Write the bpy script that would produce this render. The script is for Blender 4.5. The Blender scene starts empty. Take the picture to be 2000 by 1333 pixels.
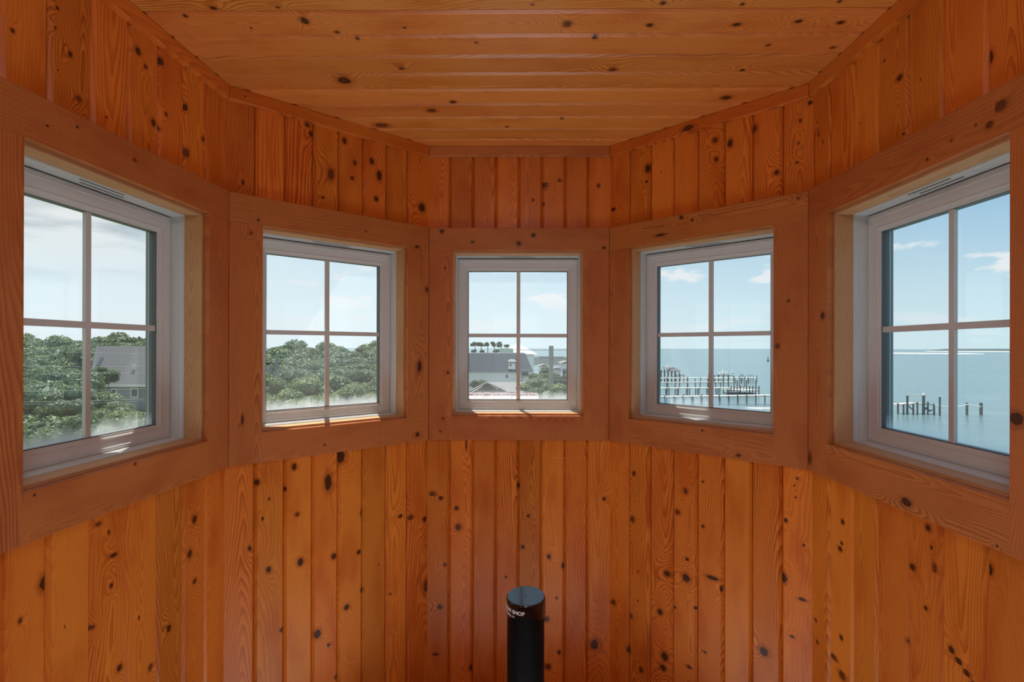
import bpy, bmesh, math, random
from mathutils import Vector, Matrix
S = bpy.context.scene
COL = S.collection
EYE = 1.62                     # camera height above the cupola floor (m)

# ------------------------------------------------------------------ camera
F, CX, CY = 1073.4, 1001.3, 679.1
def cam_rot():
    yaw, pit, rol = (math.radians(a) for a in (.08, .07, .13))
    c, s = math.cos(yaw), math.sin(yaw); A = Matrix(((c, s, 0), (-s, c, 0), (0, 0, 1)))
    c, s = math.cos(pit), math.sin(pit); B = Matrix(((1, 0, 0), (0, c, s), (0, -s, c)))
    c, s = math.cos(rol), math.sin(rol); D = Matrix(((c, 0, s), (0, 1, 0), (-s, 0, c)))
    return D @ B @ A
RW = cam_rot()
cd = bpy.data.cameras.new('camera'); cam = bpy.data.objects.new('camera', cd); COL.objects.link(cam)
rt, fw, up = RW[0], RW[1], RW[2]
cam.matrix_world = Matrix(((rt[0], up[0], -fw[0], 0), (rt[1], up[1], -fw[1], 0), (rt[2], up[2], -fw[2], EYE), (0, 0, 0, 1)))
cd.sensor_width = 36; cd.lens = 36 * F / 2000
cd.shift_x = (1000 - CX) / 2000; cd.shift_y = (CY - 666.5) / 2000
cd.clip_start = .01; cd.clip_end = 60000
S.camera = cam
S.view_settings.view_transform = 'Standard'; S.view_settings.look = 'None'
S.view_settings.gamma = 1; S.view_settings.exposure = 0; S.view_settings.use_curve_mapping = False
S.cycles.max_bounces = 10; S.cycles.diffuse_bounces = 6; S.cycles.glossy_bounces = 4
S.cycles.transparent_max_bounces = 16; S.cycles.transmission_bounces = 6
S.cycles.sample_clamp_indirect = 4; S.cycles.caustics_reflective = False; S.cycles.caustics_refractive = False

def at(x, y, Y):
    """point of the outdoors at depth Y metres ahead, for a direction in the photograph"""
    r = RW.transposed() @ Vector(((x - CX) / F, 1, -(y - CY) / F)); r = r * (Y / r.y)
    return Vector((r.x, r.y, r.z + EYE))

# ------------------------------------------------------------------ node helpers
class NT:
    def __init__(s, tree): s.t = tree; s.n = tree.nodes; s.l = tree.links
    def set(s, sock, v):
        if isinstance(v, bpy.types.NodeSocket): s.l.new(v, sock)
        elif v is not None:
            if hasattr(sock.default_value, '__len__') and isinstance(v, (tuple, list)) and len(sock.default_value) == 4 and len(v) == 3: v = (*v, 1)
            sock.default_value = v
    def new(s, ty, **kw):
        n = s.n.new(ty)
        for k, v in kw.items(): setattr(n, k, v)
        return n
    def m(s, op, a, b=None, c=None, clamp=False):
        n = s.new('ShaderNodeMath', operation=op, use_clamp=clamp)
        for i, v in enumerate((a, b, c)): s.set(n.inputs[i], v) if v is not None else None
        return n.outputs[0]
    def add(s, a, b): return s.m('ADD', a, b)
    def sub(s, a, b): return s.m('SUBTRACT', a, b)
    def mul(s, a, b): return s.m('MULTIPLY', a, b)
    def xyz(s, x, y, z):
        n = s.new('ShaderNodeCombineXYZ')
        for i, v in enumerate((x, y, z)): s.set(n.inputs[i], v)
        return n.outputs[0]
    def sep(s, v):
        n = s.new('ShaderNodeSeparateXYZ'); s.set(n.inputs[0], v); return n.outputs
    def noise(s, vec, scale=1, detail=2, rough=.5):
        n = s.new('ShaderNodeTexNoise'); s.set(n.inputs['Vector'], vec); n.inputs['Scale'].default_value = scale
        n.inputs['Detail'].default_value = detail; n.inputs['Roughness'].default_value = rough; return n.outputs[0]
    def step(s, v, lo, hi, a=0, b=1, smooth=True):
        n = s.new('ShaderNodeMapRange', interpolation_type='SMOOTHSTEP' if smooth else 'LINEAR')
        for i, q in enumerate((v, lo, hi, a, b)): s.set(n.inputs[i], q)
        return n.outputs[0]
    def mix(s, f, a, b, blend='MIX'):
        n = s.new('ShaderNodeMix', data_type='RGBA', blend_type=blend)
        s.set(n.inputs[0], f); s.set(n.inputs[6], a); s.set(n.inputs[7], b); return n.outputs[2]
    def hash(s, v, k):
        n = s.new('ShaderNodeTexWhiteNoise', noise_dimensions='1D'); s.set(n.inputs['W'], s.add(s.mul(v, 1.37), k)); return n.outputs[0]

# ------------------------------------------------------------------ sky
W = bpy.data.worlds.new('sky'); S.world = W; W.use_nodes = True
t = NT(W.node_tree); t.n.clear()
tc = t.new('ShaderNodeTexCoord'); X, Y_, Z = t.sep(tc.outputs['Generated'])[:3]
az = t.m('ARCTAN2', X, Y_)
el = t.m('MAXIMUM', Z, 0.0)
hor = t.mix(t.step(az, -.55, .75, smooth=False), (.86, .97, 1.02), (.68, .87, .93))
mid = t.mix(t.step(az, -.55, .75, smooth=False), (.66, .87, 1.0), (.27, .53, .78))
base = t.mix(t.step(el, .0, .30), hor, mid)
base = t.mix(t.step(el, .3, .9), base, (.20, .36, .62))
# broken stratocumulus to the left, a few small cumulus elsewhere
cv = t.xyz(t.mul(az, 2.2), t.mul(Z, 9), 0)
n1 = t.noise(cv, 1.6, 6, .55)
left = t.step(az, -.50, -.64)
leftel = t.mul(left, t.step(Z, .06, .20))
veil = t.mul(leftel, t.step(n1, .22, .45))
greyc = t.mix(t.step(t.noise(t.xyz(t.mul(az, 2.0), t.mul(Z, 10), 4.2), 2.6, 5), .40, .62), (.90, .92, .92), (.42, .50, .56))
sky = t.mix(t.mul(veil, .93), base, greyc)
n2 = t.noise(t.xyz(t.mul(az, 5.5), t.mul(Z, 15), 2.9), 1.35, 6, .55)
band = t.mul(t.step(Z, .05, .10), t.step(Z, .22, .15))
sparse = t.mul(t.mul(t.step(n2, .56, .63), band), t.sub(1, left))
sky = t.mix(t.mul(sparse, .85), sky, (.95, .96, .97))
n3 = t.noise(t.xyz(t.mul(az, 6), t.mul(Z, 34), 7.7), 1.6, 4, .5)
low = t.mul(t.step(n3, .47, .62), t.mul(t.step(Z, .012, .028), t.step(Z, .062, .045)))
sky = t.mix(t.mul(low, .5), sky, (.88, .92, .95))
bg = t.new('ShaderNodeBackground'); t.set(bg.inputs[0], sky); bg.inputs[1].default_value = 1.0
t.l.new(bg.outputs[0], t.new('ShaderNodeOutputWorld').inputs[0])

# ------------------------------------------------------------------ sun and each added lamp
sl = bpy.data.lights.new('sun', 'SUN'); sl.energy = 8.0; sl.angle = math.radians(.6); sl.color = (1, .95, .86)
sun = bpy.data.objects.new('sun', sl); COL.objects.link(sun)
sa, se = math.radians(-20), math.radians(63)
sdir = Vector((math.sin(sa) * math.cos(se), math.cos(sa) * math.cos(se), math.sin(se)))
sun.rotation_euler = (-sdir).to_track_quat('-Z', 'Y').to_euler(); sun.location = (0, 0, 30)
FILL_W = 5.5
ll = bpy.data.lights.new('wall_lamp_light', 'AREA'); ll.shape = 'RECTANGLE'; ll.size = .5; ll.size_y = .10; ll.energy = FILL_W; ll.color = (.86, .94, 1)  # added fill behind the camera, an unseen source that brightens the walls
lo = bpy.data.objects.new('wall_lamp_light', ll); COL.objects.link(lo); lo.location = (0, -.14, EYE + .80)
lo.rotation_euler = Vector((0, 1, -.75)).to_track_quat('-Z', 'Y').to_euler()

sw = bpy.data.lights.new('stairwell_daylight', 'AREA'); sw.shape = 'SQUARE'; sw.size = .95; sw.energy = 20; sw.color = (.80, .92, 1)  # added upward fill, an unseen source below the floor opening
so = bpy.data.objects.new('stairwell_daylight', sw); COL.objects.link(so); so.location = (0, 1.25, -.75); so.rotation_euler = (math.pi, 0, 0)

# ------------------------------------------------------------------ mesh builder
def tag(o, label=None, cat=None, group=None, kind=None):
    for k, v in (('label', label), ('category', cat), ('group', group), ('kind', kind)):
        if v: o[k] = v
    return o
def empty(name, loc, label=None, cat=None, group=None, kind=None):
    o = bpy.data.objects.new(name, None); COL.objects.link(o); o.location = loc; o.empty_display_size = .1
    return tag(o, label, cat, group, kind)
class MB:
    def __init__(s): s.v = []; s.f = []; s.bd = []; s.kn = []; s.mi = []; s.sm = []
    def quad(s, p, bd=None, kn=None, mi=0, smooth=False):
        i = len(s.v); s.v += [tuple(q) for q in p]; s.f.append(tuple(range(i, i + len(p))))
        s.bd += bd or [(0, 0, 0)] * len(p); s.kn += kn or [(9, 9, .01)] * len(p); s.mi.append(mi); s.sm.append(smooth)
    def hexa(s, c, mi=0, seed=0., lax=2):
        """8 corners c[i][j][k]; grain runs along axis lax"""
        P = lambda i, j, k: Vector(c[i][j][k])
        for ax in range(3):
            for side in (0, 1):
                o = [a for a in range(3) if a != ax]; q = []
                for a, b in ((0, 0), (1, 0), (1, 1), (0, 1)):
                    ix = [0, 0, 0]; ix[ax] = side; ix[o[0]] = a; ix[o[1]] = b; q.append(P(*ix))
                ctr = sum((P(i, j, k) for i in (0, 1) for j in (0, 1) for k in (0, 1)), Vector()) / 8
                nn = (q[1] - q[0]).cross(q[2] - q[0])
                if nn.dot(q[0] - ctr) < 0: q.reverse()
                E = [(P(1, 0, 0) - P(0, 0, 0)), (P(0, 1, 0) - P(0, 0, 0)), (P(0, 0, 1) - P(0, 0, 0))]
                L = E[lax].normalized() if E[lax].length else Vector((0, 0, 1))
                A = [E[a].normalized() if E[a].length else Vector() for a in range(3) if a != lax]
                bd = []
                for p in q:
                    r = p - P(0, 0, 0); bd.append((r.dot(A[0]) + r.dot(A[1]) - .04, r.dot(L), seed))
                s.quad(q, bd, None, mi)
    def box(s, x0, x1, y0, y1, z0, z1, mi=0, M=None, **k):
        T = (lambda v: M @ Vector(v)) if M else Vector
        s.hexa([[[T((x, y, z)) for z in (z0, z1)] for y in (y0, y1)] for x in (x0, x1)], mi, **k)
    def tube(s, p0, p1, r0, r1=None, n=10, cap=True, mi=0):
        p0, p1 = Vector(p0), Vector(p1); r1 = r0 if r1 is None else r1
        d = (p1 - p0).normalized(); a = d.orthogonal().normalized(); b = d.cross(a)
        c0 = [p0 + (a * math.cos(2 * math.pi * i / n) + b * math.sin(2 * math.pi * i / n)) * r0 for i in range(n)]
        c1 = [p1 + (a * math.cos(2 * math.pi * i / n) + b * math.sin(2 * math.pi * i / n)) * r1 for i in range(n)]
        for i in range(n):
            j = (i + 1) % n; s.quad([c0[i], c0[j], c1[j], c1[i]], mi=mi, smooth=True)
        if cap: s.quad(c0[::-1], mi=mi); s.quad(c1, mi=mi)
    def lathe(s, prof, c, n=64, mi=0):
        c = Vector(c)
        for (r0, z0), (r1, z1) in zip(prof, prof[1:]):
            for i in range(n):
                a, b = 2 * math.pi * i / n, 2 * math.pi * (i + 1) / n
                q = [c + Vector((r * math.cos(x), r * math.sin(x), z)) for r, z, x in ((r0, z0, a), (r0, z0, b), (r1, z1, b), (r1, z1, a))]
                if r1 < 1e-6: q = q[:3]
                if r0 < 1e-6: q = [q[0], q[2], q[3]]
                s.quad(q, mi=mi, smooth=True)
    def build(s, name, mats, parent=None, weld=False, bevel=0):
        base = parent.matrix_world.translation if parent and False else (Vector(parent['_b']) if parent else Vector())
        me = bpy.data.meshes.new(name); me.from_pydata([tuple(Vector(p) - base) for p in s.v], [], s.f)
        for m in (mats if isinstance(mats, (list, tuple)) else [mats]): me.materials.append(m)
        me.polygons.foreach_set('material_index', s.mi); me.polygons.foreach_set('use_smooth', s.sm)
        for nm, d in (('bd', s.bd), ('kn', s.kn)):
            a = me.attributes.new(nm, 'FLOAT_VECTOR', 'CORNER'); a.data.foreach_set('vector', [x for q in d for x in q])
        if weld:
            bm = bmesh.new(); bm.from_mesh(me); bmesh.ops.remove_doubles(bm, verts=bm.verts, dist=1e-5)
            bmesh.ops.recalc_face_normals(bm, faces=bm.faces); bm.to_mesh(me); bm.free()
        me.update()
        o = bpy.data.objects.new(name, me); COL.objects.link(o)
        if parent: o.parent = parent; o['_b'] = tuple(base)
        else: o['_b'] = (0., 0., 0.)
        if bevel:
            b = o.modifiers.new('bevel', 'BEVEL'); b.width = bevel; b.segments = 2; b.limit_method = 'ANGLE'
        return o
def root(name, loc, *a, **k):
    o = empty(name, loc, *a, **k); o['_b'] = tuple(Vector(loc)); return o

# ------------------------------------------------------------------ materials
def mat(name): 
    m = bpy.data.materials.new(name); m.use_nodes = True; m.node_tree.nodes.clear(); return m, NT(m.node_tree)
def finish(t, sh): t.l.new(sh, t.new('ShaderNodeOutputMaterial').inputs[0])
def bsdf(t, col, rough=.5, spec=.5, metal=0, coat=0, coatr=.1, normal=None):
    b = t.new('ShaderNodeBsdfPrincipled'); t.set(b.inputs['Base Color'], col); t.set(b.inputs['Roughness'], rough)
    b.inputs['Specular IOR Level'].default_value = spec; b.inputs['Metallic'].default_value = metal
    b.inputs['Coat Weight'].default_value = coat; b.inputs['Coat Roughness'].default_value = coatr
    if normal: t.l.new(normal, b.inputs['Normal'])
    return b.outputs[0]
def simple(name, col, rough=.6, var=.12, scale=3, **k):
    m, t = mat(name); g = t.new('ShaderNodeNewGeometry'); n = t.noise(g.outputs['Position'], scale, 3)
    c = t.mix(n, tuple(v * (1 - var) for v in col), tuple(min(1, v * (1 + var)) for v in col))
    finish(t, bsdf(t, c, rough, **k)); return m

def wood(name, C1, C2, C3, rough=.34, coat=.12, ringamp=.75, spec=.28, valspread=.3, chatter=0.):
    m, t = mat(name)
    A = t.new('ShaderNodeAttribute', attribute_name='bd'); K = t.new('ShaderNodeAttribute', attribute_name='kn')
    a, l, sd = t.sep(A.outputs['Vector'])[:3]; kx, ky, kr = t.sep(K.outputs['Vector'])[:3]
    h1, h2, h3, h4, h5 = (t.hash(sd, k) for k in (1.1, 7.3, 13.7, 29.1, 41.9))
    d2 = t.add(t.mul(kx, kx), t.mul(ky, ky)); d = t.m('SQRT', d2)
    e2 = t.add(t.mul(t.mul(kx, kx), .16), t.mul(t.mul(ky, ky), .05))
    G = t.m('EXPONENT', t.mul(e2, -1))
    nlow = t.sub(t.noise(t.xyz(t.mul(a, 7), t.mul(l, 1.6), sd), 1, 2), .5)
    nmid = t.sub(t.noise(t.xyz(t.mul(a, 60), t.mul(l, 5), t.add(sd, 5)), 1, 2), .5)
    a0 = t.mul(t.sub(h1, .5), .13)
    da = t.sub(a, a0)
    bow = t.m('SQRT', t.add(t.mul(da, da), .00025))
    slope = t.mul(t.sub(h2, .5), .22)
    R = t.add(t.add(bow, t.mul(l, slope)), t.add(t.mul(nlow, .085), t.mul(t.mul(G, kr), 3.0)))
    fr = t.add(85, t.mul(h3, 110))
    p = t.m('FRACT', t.add(t.mul(R, fr), t.mul(nmid, 1.0)))
    late = t.mul(t.step(p, .25, .92), t.step(p, 1.0, .95))
    amp = t.mul(t.add(.28, t.mul(h1, .72)), t.mul(ringamp, t.step(t.noise(t.xyz(t.mul(a, 9), t.mul(l, 2.2), t.add(sd, 9)), 1, 2), .25, .7, .45, 1)))
    fib = t.noise(t.xyz(t.mul(a, 900), t.mul(l, 14), sd), 1, 3, .6)
    c = t.mix(t.mul(late, amp), C1, C2)
    blot = t.step(t.noise(t.xyz(t.mul(a, 11), t.mul(l, 3.5), t.add(sd, 17)), 1, 3), .46, .72)
    c = t.mix(t.mul(blot, .55), c, C3)
    val = t.add(1 - valspread / 2, t.mul(h5, valspread))
    val = t.mul(val, t.add(.86, t.mul(fib, .28)))
    if chatter:
        ch = t.noise(t.xyz(t.mul(a, 6), t.mul(l, 260), sd), 1, 2); val = t.mul(val, t.add(1 - chatter / 2, t.mul(ch, chatter)))
    hsv = t.new('ShaderNodeHueSaturation'); t.set(hsv.inputs['Hue'], t.add(.492, t.mul(h4, .009)))
    t.set(hsv.inputs['Saturation'], 1.0); t.set(hsv.inputs['Value'], val); t.set(hsv.inputs['Color'], c); c = hsv.outputs[0]
    wob = t.noise(t.xyz(kx, ky, sd), 1.6, 3)
    dk = t.mul(d, t.add(.78, t.mul(wob, 1.0)))
    halo = t.step(dk, 2.3, .9); core = t.step(dk, 1.05, .86)
    c = t.mix(t.mul(halo, .60), c, tuple(q * .50 for q in C3))
    hk = t.step(t.hash(t.add(t.mul(kr, 977), sd), 3.3), .62, .70)
    kring = t.m('FRACT', t.mul(dk, 3.1))
    kc = t.mix(t.step(kring, .3, .9, 0, .6), (.035, .012, .006), (.10, .035, .016))
    kc = t.mix(t.mul(hk, .8), kc, (.17, .045, .014)); kc = t.mix(t.mul(t.step(dk, .80, .90), t.sub(1, t.mul(hk, .5))), kc, (.008, .004, .003))
    c = t.mix(t.mul(core, .93), c, kc)
    bp = t.new('ShaderNodeBump'); bp.inputs['Strength'].default_value = .25; bp.inputs['Distance'].default_value = .0012
    hgt = t.add(t.add(t.mul(late, -.5), t.mul(nlow, 1.2)), t.add(t.mul(core, -1.0), t.mul(halo, .8)))
    t.set(bp.inputs['Height'], hgt)
    rg = t.add(rough - .06, t.mul(fib, .14))
    finish(t, bsdf(t, c, rg, spec, 0, coat, .22, bp.outputs[0])); return m

M = {}
M['pine'] = wood('knotty_pine', (.76, .255, .032), (.34, .060, .005), (.50, .100, .008), ringamp=1.0)
M['ceil'] = wood('ceiling_pine', (.80, .325, .068), (.42, .115, .014), (.56, .16, .020), ringamp=.95)
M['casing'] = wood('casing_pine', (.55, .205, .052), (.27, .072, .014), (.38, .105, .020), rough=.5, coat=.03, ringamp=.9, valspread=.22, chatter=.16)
M['jamb'] = wood('raw_pine_jamb', (.62, .36, .17), (.45, .22, .09), (.50, .26, .11), rough=.6, coat=0, valspread=.12)
M['floor'] = wood('floor_pine', (.50, .25, .11), (.34, .13, .05), (.4, .16, .06))
M['vinyl'] = simple('white_vinyl', (.63, .66, .66), .42, .03, 30)
M['vinyl_out'] = simple('grey_outer_frame', (.20, .22, .22), .5, .03, 30)  # shade on the inner side of the outer frame put into this grey
M['spacer'] = simple('dark_spacer', (.10, .115, .12), .5, .05, 30)
M['slot'] = simple('vent_slot', (.10, .09, .08), .7, .05, 30)
M['siding'] = simple('white_siding', (.7, .7, .68), .7, .05, 2)

def glass_mat():
    m, t = mat('window_glass'); A = t.new('ShaderNodeAttribute', attribute_name='bd')
    a, l, sd = t.sep(A.outputs['Vector'])[:3]
    tr = t.new('ShaderNodeBsdfTransparent'); tr.inputs[0].default_value = (.95, .97, .97, 1)
    gl = t.new('ShaderNodeBsdfGlossy'); gl.inputs['Roughness'].default_value = .0; gl.inputs[0].default_value = (1, 1, 1, 1)
    fr = t.new('ShaderNodeFresnel'); fr.inputs[0].default_value = 1.45
    mx = t.new('ShaderNodeMixShader'); t.set(mx.inputs[0], fr.outputs[0]); t.l.new(tr.outputs[0], mx.inputs[1]); t.l.new(gl.outputs[0], mx.inputs[2])
    # haze and glare painted as a thin film, plus a ragged condensation band along the bottom of each window
    tl = t.new('ShaderNodeBsdfTranslucent'); tl.inputs[0].default_value = (.95, .97, 1, 1)
    rag = t.add(l, t.mul(t.sub(t.noise(t.xyz(t.mul(a, 22), t.mul(l, 8), sd), 1, 4, .6), .5), .06))
    haze_film = t.add(t.add(.035, t.mul(t.noise(t.xyz(t.mul(a, 7), t.mul(l, 3), sd), 1, 3), .06)), t.mul(t.step(rag, .052, .0), .42))
    m2 = t.new('ShaderNodeMixShader'); t.set(m2.inputs[0], haze_film); t.l.new(mx.outputs[0], m2.inputs[1]); t.l.new(tl.outputs[0], m2.inputs[2])
    finish(t, m2.outputs[0]); return m
M['glass'] = glass_mat()

# ------------------------------------------------------------------ the cupola: plan of the casing faces, metres
PL = [Vector(p) for p in ((-1.0717, .401), (-.998, 1.925), (-.385, 2.502), (.435, 2.498), (1.02, 1.903), (.999, .401), (.45, -.25), (-.45, -.25))]
NW = len(PL)
WN = ['wall_left', 'wall_front_left', 'wall_front', 'wall_front_right', 'wall_right', 'wall_back_right', 'wall_back', 'wall_back_left']
OFF = [.7589, 0, 0, 0, 0, 0, 0, 0]     # where u = 0 of the measured left wall lies along its full length
def wdir(i): return (PL[(i + 1) % NW] - PL[i]).normalized()
def wlen(i): return (PL[(i + 1) % NW] - PL[i]).length
def wn(i): d = wdir(i); return Vector((-d.y, d.x))
def turn(i):   # tan of half the turn at corner i
    a, b = wdir(i - 1), wdir(i % NW); return math.tan(math.acos(max(-1, min(1, a.dot(b)))) / 2)
TS = [turn(i) for i in range(NW)]
CEIL = .921; FLOOR = -EYE
TB, HT, HB, AT, AB = .875, .5485, .4438, -.3086, -.4196
def wp(i, u, v, w):
    """u along the wall, v height from eye level, w outwards from the casing face"""
    p = PL[i] + wdir(i) * (u + OFF[i]) + wn(i) * w
    return Vector((p.x, p.y, v + EYE))
def ends(i): return -OFF[i], wlen(i) - OFF[i]
def mit(i, u, w):
    """push u outwards with w where it is a wall end, so neighbours meet in a mitre"""
    a, b = ends(i)
    if abs(u - a) < 1e-4: return u - w * TS[i]
    if abs(u - b) < 1e-4: return u + w * TS[(i + 1) % NW]
    return u

rnd = random.Random(7)
def plank(mb, P, s0, s1, l0, l1, prof, knots=(), seed=0.):
    """one board: P(s, l, w) -> point; prof = [(s, w)...] across; knots (s, l, rs, rl)"""
    ks = []
    for k in sorted([k for k in knots if s0 - .004 < k[0] < s1 + .004 and l0 - .01 < k[1] < l1 + .01], key=lambda k: -k[2] * k[3]):
        if all(abs(k[1] - q[1]) > .012 for q in ks): ks.append(k)
    ks.sort(key=lambda k: k[1])
    cuts = [l0] + [(p[1] + q[1]) / 2 for p, q in zip(ks, ks[1:])] + [l1]
    cuts = [c for c in cuts]; mid = (s0 + s1) / 2
    cells = [(cuts[i], cuts[i + 1], ks[i] if ks else None) for i in range(len(cuts) - 1)]
    for c0, c1, k in cells:
        for (sa_, wa), (sb, wb) in zip(prof, prof[1:]):
            q = [(sa_, c0, wa), (sb, c0, wb), (sb, c1, wb), (sa_, c1, wa)]
            kn = [((s - k[0]) / k[2], (l - k[1]) / k[3], min(k[2], k[3])) if k else (9, 9, .01) for s, l, w in q]
            mb.quad([P(*x) for x in q], [(s - mid, l, seed) for s, l, w in q], kn)

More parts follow.
